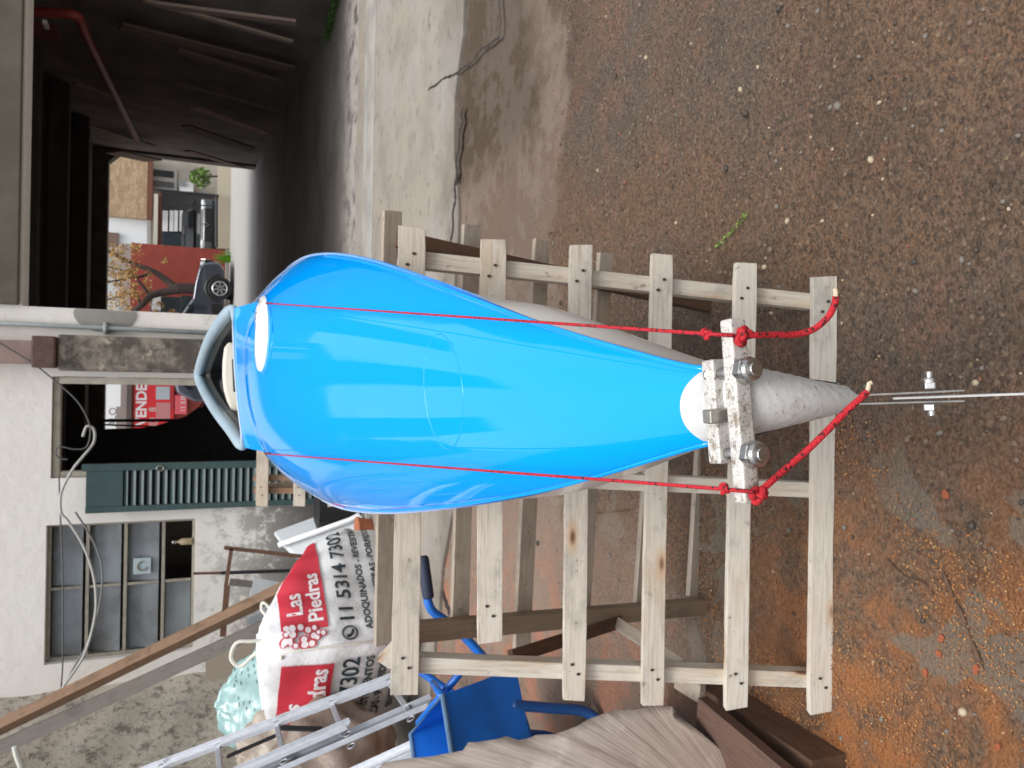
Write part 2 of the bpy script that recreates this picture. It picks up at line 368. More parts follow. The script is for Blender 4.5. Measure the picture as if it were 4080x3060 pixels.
# ================================================================== THE SETTING
def gz(y):
    return interp([(0, 0), (10, 0), (20, .12), (25, .5), (60, .5)], y)
mb = MB()
ys = [-6, -2, 0, 1, 2, 3, 4, 5, 6, 7, 8, 9, 10, 12, 14, 16, 18, 20, 21, 22, 23, 24, 25, 30, 60, 400]
xs = [-300, -20, -8, -4, -2, 0, 2, 4, 8, 20, 300]
mb.v = [V3((x, y, gz(y))) for y in ys for x in xs]; n = len(xs)
mb.f = [(j * n + i, j * n + i + 1, (j + 1) * n + i + 1, (j + 1) * n + i) for j in range(len(ys) - 1) for i in range(n - 1)]; mb.mi = [0] * len(mb.f)
tag(mb.build('ground', M_GROUND), kind='structure')

# beige slab with a broken front edge
back = [(-3.2, 7.35), (6.5, 7.35)]
fr = []
for i in range(61):
    x = 6.5 - 9.7 * i / 60
    y = 4.15 + .12 * math.sin(x * 1.3) + .05 * math.sin(x * 5.1) + random.uniform(-.03, .03) - (.35 if x > 2.3 else 0) * min(1, (x - 2.3) / .8) + (.5 if x < -.5 else 0) * min(1, (-.5 - x))
    fr.append((x, y))
mb = MB(); mb.prism([V3((x, y, -.01)) for x, y in back + fr], (0, 0, .035)); o = fixn(mb.build('concrete_slab', M_SLAB, bevel=.008)); tag(o, kind='structure')
mb = MB(); mb.box(-3.0, 6.5, 6.52, 6.95, .01, .033); tag(mb.build('pavement_strip', M_STRIP, bevel=.003), kind='structure')
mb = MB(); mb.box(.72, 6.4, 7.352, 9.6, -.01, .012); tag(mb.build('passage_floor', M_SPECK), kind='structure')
M_GRIT = simple('crack_grit', (.025, .02, .018), .9)
# cracks: a thin dark curved gap filled with grit
def crack(px, wd, label):
    mb = MB()
    pts = spline([PZ(a, b, .0258) for a, b in px], 9)
    for i in range(len(pts) - 1):
        a, b = pts[i], pts[i + 1]; t = (b - a).normalized(); s_ = V3((-t.y, t.x, 0)) * wd
        w0 = .35 + .35 * abs(math.sin(i * 1.7)) + .3 * random.random(); s2 = V3((-t.y, t.x, 0)) * wd; a = a + s2 * .5 * math.sin(i * .8); b = b + s2 * .5 * math.sin((i + 1) * .8); mb.add([a - s_ * w0, a + s_ * w0, b + s_ * w0, b - s_ * w0], [(0, 1, 2, 3)])
    tag(mb.build('floor_crack', M_GRIT, org=pts[0]), label, 'crack')
crack([(1705, 360), (1760, 320), (1850, 270), (1930, 190), (1985, 150), (1995, 90), (1990, 30), (1990, -60)], .010, 'dark crack bending across the pale slab at the right edge of the yard')
crack([(1795, 990), (1806, 860), (1815, 740), (1822, 620), (1838, 500), (1842, 430)], .028, 'broad dark gap along the broken front edge of the pale slab')

# ------------------------------------------------------------------ workshop building
WY = 7.4
def zx(px, py=1530, Y=WY): return PY(px, py, Y).z
def xx(py, px=900, Y=WY): return PY(px, py, Y).x
bld = thing('workshop_building', (0, WY, 0), 'long cream rendered workshop with mould, open doorway, window and wide dark passage', 'building')
door = (xx(1893, 700), xx(1508, 700), 0.0, zx(205, 1700))
win = (xx(2618, 480), xx(2080, 480), zx(772, 2350), zx(180, 2350))
pas = (xx(1238, 500), 4.75, 0.0, zx(96, 800))
XL, XR, ZT = xx(2735, 700), 6.6, 4.6
def wall_holes(mb, x0, x1, z0, z1, y, th, holes):
    X = sorted({x0, x1, *[h[0] for h in holes], *[h[1] for h in holes]}); Z = sorted({z0, z1, *[h[2] for h in holes], *[h[3] for h in holes]})
    for a, b in zip(X, X[1:]):
        for c, d in zip(Z, Z[1:]):
            if any(h[0] <= a and b <= h[1] and h[2] <= c and d <= h[3] for h in holes): continue
            for yy in (y, y + th): mb.add([(a, yy, c), (b, yy, c), (b, yy, d), (a, yy, d)], [(0, 1, 2, 3) if yy == y else (3, 2, 1, 0)])
    for a, b, c, d in holes:
        mb.add([(a, y, c), (a, y + th, c), (a, y + th, d), (a, y, d)], [(0, 1, 2, 3)]); mb.add([(b, y, c), (b, y, d), (b, y + th, d), (b, y + th, c)], [(0, 1, 2, 3)])
        mb.add([(a, y, d), (b, y, d), (b, y + th, d), (a, y + th, d)], [(0, 3, 2, 1)])
        if c > z0: mb.add([(a, y, c), (b, y, c), (b, y + th, c), (a, y + th, c)], [(0, 1, 2, 3)])
    mb.add([(x0, y, z1), (x1, y, z1), (x1, y + th, z1), (x0, y + th, z1)], [(0, 1, 2, 3)])
mb = MB(); wall_holes(mb, XL, XR, 0, ZT, WY, .25, [door, win, pas]); mb.build('wall', M_PLAS, bld)
MB().box(pas[0] + .004, XR, WY - .06, WY - .002, pas[3] + .02, 4.59).build('lintel', M_LINTEL, bld, bevel=.01)
M_UP = simple('added_skyline_dark', (.1, .085, .07), .9, var=.6, scale=2)
sil = [(XL, 3.35), (XR, 3.35), (XR, 5.0), (3.2, 5.1), (3.1, 4.6), (1.9, 4.5), (1.8, 5.1), (1.15, 5.2), (1.1, 4.1), (.7, 3.9), (.66, 4.75), (.1, 4.9), (.05, 5.5), (-.45, 5.6), (-.5, 4.7), (-1.1, 4.6), (-1.15, 5.2), (-1.7, 5.2), (-1.75, 4.4), (XL, 4.5)]
mb = MB(); mb.prism([(a, WY - .03, b) for a, b in sil], (0, .027, 0)); fixn(mb.build('added_skyline', M_UP, bld))  # added out-of-view dark skyline; its steps and gaps shape the deck reflections
# inside shell
dirp = V3((math.tan(math.atan((1530 - 1143) / F_PX * 1.0)), 1, 0))
rx = lambda y: 4.25 + (y - 8.66) * (5.35 - 4.25) / 11.5
mb = MB(); FY = 20.2
mb.prism([(rx(WY + .26), WY + .26, 0), (rx(FY), FY, 0), (rx(FY) + .3, FY, 0), (rx(WY + .26) + .3, WY + .26, 0)], (0, 0, 3.7))
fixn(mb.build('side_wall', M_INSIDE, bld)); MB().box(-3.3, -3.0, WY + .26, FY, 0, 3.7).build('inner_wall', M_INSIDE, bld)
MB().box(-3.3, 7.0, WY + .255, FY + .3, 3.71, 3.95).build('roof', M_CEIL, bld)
mb = MB()
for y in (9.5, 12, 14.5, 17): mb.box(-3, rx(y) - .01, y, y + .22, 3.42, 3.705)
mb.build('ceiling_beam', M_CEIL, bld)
# far wall with the vehicle opening
fz = PY(428, 900, FY).z; fx1 = PY(800, 640, FY).x; fx0 = PY(600, 1712, FY).x
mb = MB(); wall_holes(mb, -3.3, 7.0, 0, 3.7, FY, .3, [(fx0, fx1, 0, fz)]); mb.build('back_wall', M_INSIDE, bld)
mb = MB(); mb.prism([(fx1 - .3, FY - .02, fz + .02), (fx1 + .02, FY - .02, fz + .02), (fx1 + .02, FY - .02, fz - .3)], (0, .3, 0)); fixn(mb.build('corner_brace', M_INSIDE, bld))
# left side wall (rough)
mb = MB()
def stw(u, v):
    y = 1.0 + (WY + .2 - 1.0) * u; z = 4.6 * v
    return V3((XL + .02 - .5 * (7.4 - y) + .02 * math.sin(y * 9 + z * 5) * math.sin(z * 7 - y * 4), y, z))
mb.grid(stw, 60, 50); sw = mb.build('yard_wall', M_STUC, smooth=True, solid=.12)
tag(sw, 'rough pitted stucco wall running along the left side of the yard', 'wall')

# pilaster with grime, downpipe, wooden bracket
pl0, pl1 = xx(1482, 500), xx(1345, 500)
MB().box(pl0, pl1, WY - .17, WY - .002, 0, zx(238)).build('pilaster', M_GRIME, bld, bevel=.02)
MB().box(pl0 + .05, pl1 - .06, WY - .2, WY - .003, zx(238) + .17, ZT - .1).build('rafter_end', wood('pink_timber', (.34, .24, .21), (.2, .13, .11)), bld, bevel=.006)
MB().box(pl0 + .02, pl1 - .02, WY - .24, WY - .003, zx(238) + .003, zx(238) + .168).build('bracket', simple('rusty_brown', (.12, .07, .055), .8, var=.6), bld, bevel=.01)
cx_ = xx(1312, 500)
mb = MB(); mb.tube([(cx_ - .02, WY - .045, .0), (cx_, WY - .045, 1.8), (cx_ + .02, WY - .045, ZT)], .02, 12)
for z in (.9, 2.1, 3.2): mb.box(cx_ - .05, cx_ + .05, WY - .075, WY - .004, z, z + .03)
mb.build('drain_pipe', simple('grey_pipe', (.3, .33, .33), .5, var=.4, scale=6), bld, smooth=True)
pc = PY(420, 1250, WY); mb = MB(); mb.prism([(min(pc.x + .16 * math.cos(a), pas[0] - .004) if True else 0, WY - .008, pc.z + .24 * math.sin(a)) for a in [.26 * k for k in range(24)]], (0, .006, 0)); fixn(mb.build('cement_patch', M_STRIP, bld))
# door frame
M_FRAME = simple('chipped_frame', (.5, .46, .38), .7, var=.4, scale=12)
mb = MB(); mb.box(door[1] - .06, door[1] - .003, WY - .02, WY + .1, .002, door[3] - .06); mb.box(door[0] + .003, door[0] + .05, WY + .05, WY + .14, .002, door[3] - .06)
mb.box(door[0] + .003, door[1] - .003, WY + .04, WY + .14, door[3] - .058, door[3] - .004)
mb.build('door_frame', M_FRAME, bld, bevel=.004)
# shutter, swung back against the wall
M_SHUT = simple('dark_green_paint', (.045, .085, .085), .45, var=.35, scale=9)
M_SHUT2 = simple('dark_gap', (.008, .012, .012), .9)
s0, s1 = xx(2022, 900, 7.3), xx(1838, 900, 7.3); st, sb = PY(342, 1930, 7.3).z, PY(1312, 1930, 7.3).z
mb = MB(); y0, y1 = 7.28, 7.33
mb.box(s0, s0 + .05, y0, y1, sb, st); mb.box(s1 - .06, s1, y0, y1, sb, st + .03)
pt = PY(490, 1930, 7.3).z
mb.box(s0 + .051, s1 - .061, y0 + .006, y1 - .004, pt, st - .002); mb.box(s0 + .051, s1 - .061, y0 + .003, y1 - .003, sb + .001, sb + .1)
nsl = 27
for i in range(nsl):
    zc = sb + .12 + (pt - sb - .14) * i / (nsl - 1)
    mb.beam((s0 + .05, y0 + .025, zc), (s1 - .06, y0 + .025, zc), .05, .008, (0, -.75, .5))
mb.box(s0 + .051, s1 - .061, y1 - .004, y1 - .001, sb + .101, pt - .001, 1)
sh = mb.build('shutter', [M_SHUT, M_SHUT2], bld, bevel=.002)
rc = PY(638, 1866, 7.27)
mb = MB(); mb.tube([rc + V3((.022 * math.cos(a), 0, .028 * math.sin(a))) for a in [k * .5236 for k in range(12)]], .005, 8, True); mb.build('ring_handle', M_PLATE, sh, smooth=True)
# window
wf = MB(); x0, x1, z0, z1 = win
M_WF = simple('worn_steel_frame', (.36, .33, .27), .6, var=.5, scale=14); yw = WY + .1
vm = xx(2335, 500)
rows = [zx(q, 2350) for q in (770, 640, 488, 335, 180)]
for a, b in zip(rows, rows[1:]): wf.box(x0 + .002, x1 - .002, yw - .03, yw, b - .028, b - .002)
wf.box(x0 + .002, x1 - .002, yw - .03, yw, z0 + .001, z0 + .02)
for xv in (x0 + .015, x1 - .015): wf.box(xv - .013, xv + .013, yw - .029, yw - .001, z0 + .021, z1 - .03)
wn = wf.build('window_frame', M_WF, bld, bevel=.002)
gm = Mat('dusty_glass', (.2, .225, .24), .18, spec=.6); gm.mix(gm.rng(gm.noise(2.2, 6), .4, .65, 0, .7), (.09, .085, .08)); gm.mix(gm.rng(gm.noise(9, 7), .6, .75, 0, .3), (.35, .36, .36)); gm.rough(gm.rng(gm.noise(5, 4), .3, .7, .12, .45))
for r in range(4):
    for c, (a, b) in enumerate(((x0 + .03, vm - .012), (vm + .012, x1 - .03))):
        if r == 0 and c == 1: continue
        zb, zt = rows[r] + .022, rows[r + 1] - .03
        tilt = .05 if r != 0 else .02
        mb = MB(); mb.add([(a, yw - .01, zb), (b, yw - .01, zb), (b, yw - .01 + tilt, zt), (a, yw - .01 + tilt, zt)], [(0, 1, 2, 3)])
        mb.build('pane', gm, wn, solid=.004)
    mb = MB(); mb.box(vm - .011, vm + .011, yw - .026, yw - .002, rows[r] + .021, rows[r + 1] - .029); mb.build('glazing_bar', M_WF, wn)
MB().box(x0, x1, WY + .16, WY + .2, z0, z1).build('window_backing', M_CEIL, bld) if False else None
# little sticker seen in the window
p = PY(566, 2255, WY + .07); mb = MB(); mb.box(p.x - .07, p.x + .07, p.y, p.y + .003, p.z - .07, p.z + .07)
stk = mb.build('sticker', simple('pale_sticker', (.42, .52, .55), .5), wn)
mb = MB(); mb.tube([p + V3((.038 * math.cos(a), -.004, .038 * math.sin(a))) for a in [k * .3927 for k in range(12)]], .008, 6, False); mb.build('sticker_mark', simple('sticker_ink', (.2, .2, .16), .6), stk)
# bottle on the sill
p = PY(762, 2156, WY + .06)
b_ = thing('spray_bottle', (p.x, p.y, z0 + .02), 'small bottle with silver cap standing in the open bottom pane', 'bottle')
mb = MB(); mb.lathe((p.x, p.y, z0 + .021), (0, 0, 1), [(0, .028), (.002, .03), (.09, .03), (.11, .012), (.13, .012)], 16); mb.build('body', simple('tan_bottle', (.4, .32, .2), .3), b_, smooth=True)
mb = MB(); mb.lathe((p.x, p.y, z0 + .152), (0, 0, 1), [(0, .016), (.03, .018), (.035, .01)], 16); mb.build('cap', M_STEEL, b_, smooth=True)

# hanging cables
M_CAB = simple('grey_cable', (.42, .42, .4), .6); M_CABD = simple('dark_cable', (.09, .09, .09), .6)
def cable(pxs, Y, r, m, label, name='hanging_cable'):
    mb = MB(); mb.tube(spline([PY(a, b, Y) for a, b in pxs], 8), r, 8); o = mb.build(name, m, smooth=True, org=PY(*pxs[0], Y)); tag(o, label, 'cable', 'cables hanging on the facade'); return o
cable([(330, 1740), (345, 1700), (370, 1705), (378, 1735), (370, 1770), (330, 1820), (290, 1870), (245, 1960), (243, 2040), (270, 2075), (330, 2170), (372, 2290), (383, 2400), (370, 2500), (335, 2610), (285, 2690), (250, 2740), (225, 2800)], 7.2, .011, M_CAB, 'thick pale cable looping from the doorway past the window')
cable([(-20, 1355), (120, 1440), (210, 1510), (300, 1590), (345, 1660), (360, 1720), (345, 1780), (300, 1790), (240, 1780), (222, 1800), (235, 1825), (270, 1830)], 7.17, .006, M_CABD, 'thin dark cable drooping across the doorway top corner')
cable([(235, 1900), (240, 2040), (250, 2300), (250, 2620), (243, 2745)], 7.22, .006, M_CABD, 'thin straight dark cable strung across the top window panes')
cable([(300, 2040), (345, 2110), (390, 2200), (408, 2290), (395, 2420), (350, 2560), (300, 2650), (262, 2720)], 7.25, .008, simple('mid_cable', (.2, .2, .2), .6), 'darker cable hanging beside the thick pale one over the window')
cable([(60, 2975), (68, 3010), (85, 3060), (95, 3120)], 5.8, .02, simple('white_hose', (.6, .62, .55), .5), 'pale hose end dangling by the stucco wall')

# ------------------------------------------------------------------ inside the passage
RN = V3((11.5, -1.1, 0)).normalized(); RP0 = V3((4.25 - .12, 8.66, 0))
M_PLK = [wood('passage_plank', (.5, .4, .32), (.3, .2, .16)), wood('passage_plank_pink', (.55, .36, .32), (.35, .2, .18)), wood('passage_plank_dark', (.22, .16, .13), (.1, .07, .06))]
plk = [((572, 0), (1162, 166), .1, 0), ((480, 105), (1160, 275), .28, 2), ((700, 200), (1120, 330), .2, 2), ((772, 425), (1062, 532), .26, 1), ((700, 330), (1100, 440), .12, 2), ((300, 330), (560, 420), .1, 0), ((745, 600), (970, 668), .2, 0), ((360, 500), (610, 580), .14, 0), ((740, 500), (1000, 590), .2, 2), ((640, 20), (1180, 90), .12, 2)]
for i, (a, b, wd, k) in enumerate(plk):
    off = RN * -(.02 + .035 * i); A = PP(*a, RP0 + off, RN); B = PP(*b, RP0 + off, RN)
    o = board('leaning_plank', A, B, wd, .03, -RN, M_PLK[k]); tag(o, ['pale plank leaning nearest the mouth of the dark passage', 'very wide dark plank leaning low at the passage mouth', 'dark wide plank in the middle of the passage stack', 'pinkish broad plank leaning halfway down the passage wall', 'narrow dark plank above the pinkish one in the passage', 'short plank high on the passage wall', 'pale plank leaning just before the far opening', 'faint plank high beside the red pipe end', 'dark plank between the pinkish and the farthest pale one', 'thin dark plank above the nearest pale plank'][i], 'plank', 'planks leaning on the passage wall')
red = simple('red_paint_pipe', (.3, .05, .04), .5, var=.3); RP1 = RP0 - RN * .45
rp_ = thing('red_pipe', PP(340, 130, RP1, RN), 'red painted pipe running back under the passage ceiling', 'pipe')
mb = MB(); mb.tube(spline([PP(130, 48, RP1, RN), PP(290, 58, RP1, RN), PP(325, 95, RP1, RN), PP(345, 145, RP1, RN)], 6) + [PP(545, 555, RP1, RN)], .05, 12); mb.build('pipe_run', red, rp_, smooth=True)
p = PP(175, 125, RP1, RN); mb = MB(); mb.obox(p, V3((.02, 0, 0)), V3((0, .18, 0)), V3((0, 0, .15))); mb.build('valve_box', simple('dark_red', (.14, .03, .03), .6), rp_, bevel=.01)
p = PP(183, 98, RP1 - RN * .1, RN); mb = MB(); mb.obox(p, V3((.02, 0, 0)), V3((0, .07, 0)), V3((0, 0, .02))); mb.build('valve_tag', M_WHITE, rp_)
o = board('grey_signboard', PP(452, 605, RP0 - RN * .3, RN), PP(612, 640, RP0 - RN * .3, RN), .6, .03, -RN, M_PLK[0]); tag(o, 'wide pale board fixed high beside the top corner of the far opening', 'board')
# dark sheeted heap seen through the doorway
hp = [(300, 1712), (560, 1705), (650, 1694), (740, 1664), (800, 1622), (845, 1590), (900, 1545), (1010, 1500), (1060, 1480), (1060, 2050), (300, 2050)]
Yh = 11.5; pol = [PY(a, b, Yh) for a, b in hp]; pol = [V3((p.x, p.y, max(p.z, .005))) for p in pol]
mb = MB(); mb.prism(pol, (-.3, 3.2, 0)); tag(fixn(mb.build('covered_heap', simple('black_tarp', (.012, .011, .012), .7, bump=.6, scale=8, bd=.05), org=(pol[0].x, Yh, 0))), 'black sheeted heap inside the dark doorway', 'heap')
mb = MB(); mb.tube([PY(a, b, 11.3) for a, b in [(410, 1676), (700, 1674)]], .02, 8)
mb.tube([PY(a, b, 11.3) for a, b in [(410, 1692), (620, 1700), (740, 1662), (830, 1600)]], .012, 8)
tag(mb.build('dark_rail', M_BLACK, org=PY(410, 1676, 11.3)), 'thin black rail in front of the red sign across the road', 'rail')
chn = MB()
for a, b, c in ((822, 1598, 0), (808, 1612, 1)):
    q = PY(a, b, 11.2); chn.tube([q + V3((.02 * math.cos(t) - .03 * math.sin(t), 0, .035 * math.sin(t))) for t in [k * .785 for k in range(8)]], .012, 6, True, mi=c)
tag(chn.build('chain', [M_STEEL, simple('pink_link', (.5, .12, .16), .5)], org=PY(822, 1598, 11.2), smooth=True), 'two chain links hanging against the red wall in the doorway', 'chain')

# ================================================================== ACROSS THE STREET
SZ = .5
RY = 27.0
M_RED = simple('red_wall_paint', (.3, .052, .036), .8, var=.35, scale=3)
mb = MB(); xr = PY(760, 985, RY).x; mb.box(-9, xr, RY, RY + .25, SZ, PY(520, 1150, RY).z)
tag(mb.build('red_wall', M_RED, org=(0, RY, SZ)), 'low brick red wall behind the tree across the road', 'wall')
mb = MB(); mb.box(-9, xr, RY - .3, RY - .01, SZ - .02, SZ + .12); tag(mb.build('kerb', M_STRIP, bevel=.02), kind='structure')
mb = MB(); mb.box(-9, xr + .0, RY + .26, RY + 1, SZ + 0, PY(470, 1150, RY).z)
tag(mb.build('grey_band_wall', simple('grey_band', (.35, .33, .3), .8), org=(0, RY + .3, SZ)), 'grey rendered wall rising just behind the red wall', 'wall')
# house at the right
HY = 29.0
hs_ = thing('tiled_house', (PY(800, 800, HY).x, HY, SZ), 'house with tan stone cladding over a dark garage and white porch beam', 'house')
def rect(px0, px1, py0, py1, Y, th, name, m, parent, bevel=.0, zmin=None):
    a = PY(px1, py1, Y); b = PY(px0, py0, Y); z0_ = a.z if zmin is None else zmin
    mb = MB(); mb.box(min(a.x, b.x), max(a.x, b.x), Y, Y + th, min(z0_, b.z), max(z0_, b.z)); return mb.build(name, m, parent, bevel=bevel)
cl = Mat('stone_cladding', (.5, .36, .22), .8); vv = cl.voro(4.5, cl.vec((1, 1, 3.2)), out='Color'); s3 = cl.n('ShaderNodeSeparateColor'); cl.t.links.new(vv, s3.inputs[0])
cl.mix(cl.rng(s3.outputs[0], .2, .9, 0, .6), (.3, .19, .1)); cl.mix(cl.rng(cl.voro(4.5, cl.vec((1, 1, 3.2)), 'DISTANCE_TO_EDGE'), .06, .02, 0, .6), (.2, .15, .1))
rect(380, 588, 600, 872, HY, .3, 'stone_cladding', cl.m, hs_)
rect(588, 606, 640, 872, HY - .05, .3, 'red_fascia', simple('fascia', (.16, .06, .035), .7), hs_)
rect(606, 870, 560, 1000, HY + .5, .3, 'wall', simple('house_render', (.42, .38, .32), .8, var=.3, scale=3), hs_, zmin=SZ)
wn2 = rect(604, 704, 668, 760, HY + .42, .05, 'window', simple('white_frame', (.45, .42, .4), .5), hs_)
rect(612, 692, 674, 708, HY + .38, .03, 'pane', simple('dark_pane', (.02, .022, .028), .1), wn2)
rect(612, 692, 718, 748, HY + .38, .03, 'pane', simple('dull_pane', (.1, .1, .09), .2), wn2)
rect(716, 770, 722, 770, HY + .2, .1, 'meter_box', M_WHITE, hs_)
rect(712, 740, 720, 742, HY + .1, .05, 'grey_disc', simple('mid_grey', (.25, .26, .28), .5), hs_)
rect(614, 626, 772, 985, HY - 1, .2, 'porch_beam', simple('cream_beam', (.6, .56, .48), .7), hs_)
rect(632, 641, 772, 985, HY - .8, .1, 'lower_beam', simple('fascia2', (.2, .06, .04), .7), hs_)
rect(640, 868, 760, 990, HY + .3, .1, 'garage_back', simple('garage_dark', (.05, .045, .045), .8), hs_, zmin=SZ)
for a, b in ((648, 668), (676, 690), (694, 708), (716, 728)): rect(a, b, 838, 922, HY + .2, .05, 'shutter_slat', M_WHITE, hs_)
rect(650, 736, 925, 985, HY + .2, .05, 'dark_door', simple('navy', (.02, .035, .045), .4), hs_)
rect(430, 585, 866, 988, HY + .4, .2, 'white_gable', simple('white_render', (.85, .88, .9), .8, var=.05), hs_)
rect(430, 470, 925, 985, HY + .3, .1, 'brick_patch', simple('brown_patch', (.2, .13, .1), .8), hs_)
# boundary wall, low and cream, with a green plant
mb = MB(); a = PY(840, 985, 26.6); b = PY(880, 640, 26.6); mb.box(a.x, b.x + 2, 26.6, 26.8, SZ, PY(866, 800, 26.6).z)
tag(mb.build('low_wall', simple('cream_low', (.5, .44, .34), .8), org=(a.x, 26.6, SZ)), 'low cream garden wall in front of the dark garage', 'wall')
fn = thing('metal_gate', (PY(865, 780, 26.4).x, 26.4, SZ), 'dark metal gate posts standing before the parked van', 'gate')
mb = MB(); mb.tube([PY(628, 756, 26.4), PY(745, 768, 26.4)], .04, 8); mb.tube([PY(745, 768, 26.4), PY(872, 782, 26.4)], .05, 8); mb.build('post', simple('gate_black', (.02, .022, .026), .5), fn)
mb = MB(); mb.tube([PY(862, 782, 26.4), PY(862, 985, 26.4)], .05, 8); mb.tube([PY(655, 815, 26.4), PY(860, 820, 26.4)], .02, 8); mb.build('bar', simple('gate_black2', (.025, .025, .03), .5), fn)
# leafy clumps
def leaves(mb, c, rad, n, s, mi=0, sq=1.0):
    for _ in range(n):
        while True:
            q = V3((random.uniform(-1, 1), random.uniform(-1, 1), random.uniform(-1, 1)))
            if q.length < 1: break
        p = c + V3((q.x * rad, q.y * rad, q.z * rad * sq)); a = V3((random.gauss(0, 1), random.gauss(0, 1), random.gauss(0, 1))).normalized(); b = a.cross(V3((random.gauss(0, 1), random.gauss(0, 1), random.gauss(0, 1)))).normalized()
        k = s * random.uniform(.6, 1.3); mb.add([p - a * k, p + b * k * .5, p + a * k, p - b * k * .5], [(0, 1, 2, 3)], mi)
M_LEAFY = simple('yellow_leaf', (.5, .3, .1), .7, var=.5, scale=60); M_LEAFG = simple('green_leaf', (.1, .2, .02), .6, var=.4, scale=60); M_BARK = simple('bark', (.07, .05, .042), .9, var=.5, bump=.6)
pt_ = thing('garden_plant', PY(866, 660, 28), 'green leafy plant behind the gate by the meter box', 'plant')
mb = MB(); leaves(mb, PY(800, 705, 28), .35, 300, .07); mb.build('foliage', M_LEAFG, pt_)
mb = MB(); mb.tube([PY(870, 702, 28), PY(800, 705, 28)], .03, 6); mb.build('stem', M_BARK, pt_)
pt_ = thing('grass_tuft', PY(905, 1010, 25.5), 'bright green tuft of weeds beside the nose of the parked grey car', 'plant')
mb = MB()
for _ in range(34):
    p = PY(900, 1025 + random.gauss(0, 9), 25.6); p.z = gz(25.6); q = p + V3((random.uniform(-.1, .1), random.uniform(-.1, .1), random.uniform(.25, .55))); mb.tube([p, q], [.02, .004], 4)
mb.build('blades', simple('lush', (.14, .35, .02), .6), pt_)
# street tree
TY = 25.3
tr = thing('street_tree', PY(915, 1172, TY), 'bare branched street tree with scattered yellow leaves before the red wall', 'tree')
mb = MB()
def tb(pts, r0, r1): q = spline([PY(a, b, TY + c) for a, b, c in pts], 5); mb.tube(q, [r0 + (r1 - r0) * i / (len(q) - 1) for i in range(len(q))], 8)
tb([(925, 1175, 0), (840, 1160, 0), (760, 1150, 0), (700, 1150, 0)], .17, .16)
tb([(705, 1148, 0), (660, 1115, .1), (610, 1080, .2), (530, 1050, .3), (430, 1000, .3)], .12, .04)
tb([(705, 1155, 0), (650, 1165, 0), (600, 1180, -.1), (560, 1220, -.2), (500, 1260, -.2), (410, 1300, -.2)], .13, .05)
tb([(610, 1078, .2), (570, 1100, .2), (500, 1110, .1), (400, 1130, 0)], .05, .02)
tb([(600, 1180, 0), (560, 1130, 0), (520, 1090, 0), (420, 1060, 0)], .05, .02)
tb([(560, 1220, 0), (540, 1170, 0), (480, 1180, 0), (400, 1200, 0)], .04, .02)
mb.build('trunk', M_BARK, tr, smooth=True)
mb = MB()
for _ in range(75):
    px, py = random.uniform(395, 610), random.uniform(985, 1280)
    if px > 540 and random.random() < .6: px -= 110
    leaves(mb, PY(px, py, TY + random.uniform(-.5, .5)), random.uniform(.1, .2), 26, .045)
for px, py in ((690, 1245), (655, 1170), (640, 1215), (655, 1040), (620, 1240), (600, 1255)): leaves(mb, PY(px, py, TY), .12, 40, .045)
mb.build('crown', M_LEAFY, tr)
# street cabinet on a post
cb = thing('meter_cabinet', PY(900, 1200, 26.2), 'dark cabinet with a small white notice, beside the tree across the road', 'cabinet')
rect(720, 708 + 55, 1176, 1245, 26.2, .25, 'cabinet_box', simple('cab_dark', (.05, .065, .065), .5), cb, .01); rect(600 + 5, 640, 1176, 1238, 26.1, .05, 'notice', M_WHITE, cb)
mb = MB(); rect(600, 722, 1178, 1246, 26.25, .2, 'cabinet_top', simple('cab_dark2', (.045, .055, .06), .5), cb)
# red banner on the wall (across the road, seen through the doorway)
sg = thing('red_banner', (PY(700, 1600, RY - .1).x, RY - .1, SZ + .5), 'bright red banner with big white letters on the wall across the road', 'banner')
M_BAN = simple('banner_red', (.62, .02, .025), .6); a = PY(535, 1712, RY - .1); b = PY(694, 1522, RY - .1)
mb = MB(); mb.box(a.x - 1.5, b.x, RY - .13, RY - .1, b.z, a.z); mb.build('banner_sheet', M_BAN, sg)
def flat_text(body, size, px, py, Y, mat, parent, name='lettering', bold=0.0):
    vs, fs = text_geo(body, size, bold); p = PY(px, py, Y); mb = MB(); mb.add([p + V3((v.x, 0, v.y)) for v in vs], fs); return mb.build(name, mat, parent)
M_WTXT = simple('white_ink', (.75, .72, .72), .6, var=.05)
flat_text('SE VENDE', .42, 580, 1762, RY - .135, M_WTXT, sg, bold=.012)
flat_text('@  8', .3, 620, 1700, RY - .135, simple('dim_ink', (.55, .5, .48), .6), sg)
rect(622, 676, 1540, 1592, RY - .14, .01, 'blank_square', simple('blank_grey', (.4, .45, .48), .6), sg)
rect(622, 678, 1604, 1680, RY - .14, .01, 'pale_block', simple('pale_pink', (.5, .2, .2), .6), sg)
flat_text('CONTACTO', .13, 692, 1630, RY - .135, simple('dark_ink', (.12, .05, .07), .6), sg)
rect(697, 744, 1575, 1650, RY - .16, .03, 'phone_panel', simple('pink_panel', (.65, .1, .12), .6), sg)
flat_text('11 5387', .2, 738, 1642, RY - .17, M_WTXT, sg)
rect(405, 480, 1515, 1620, RY - .3, .1, 'white_notice', M_WHITE, sg); rect(405, 462, 1620, 1712, RY - .3, .1, 'white_notice', M_WHITE, sg)
flat_text('ALQ', .3, 462, 1700, RY - .31, simple('brown_ink', (.25, .2, .18), .6), sg)
mb = MB(); a = PY(500, 1700, RY - .05); mb.box(-4, 1, RY - .06, RY - .02, PY(525, 1600, RY).z, PY(505, 1600, RY).z); tag(mb.build('wall_rail', simple('rail_grey', (.16, .13, .12), .7), org=(0, RY, 2)), 'grey rail along the top of the red wall across the road', 'rail')

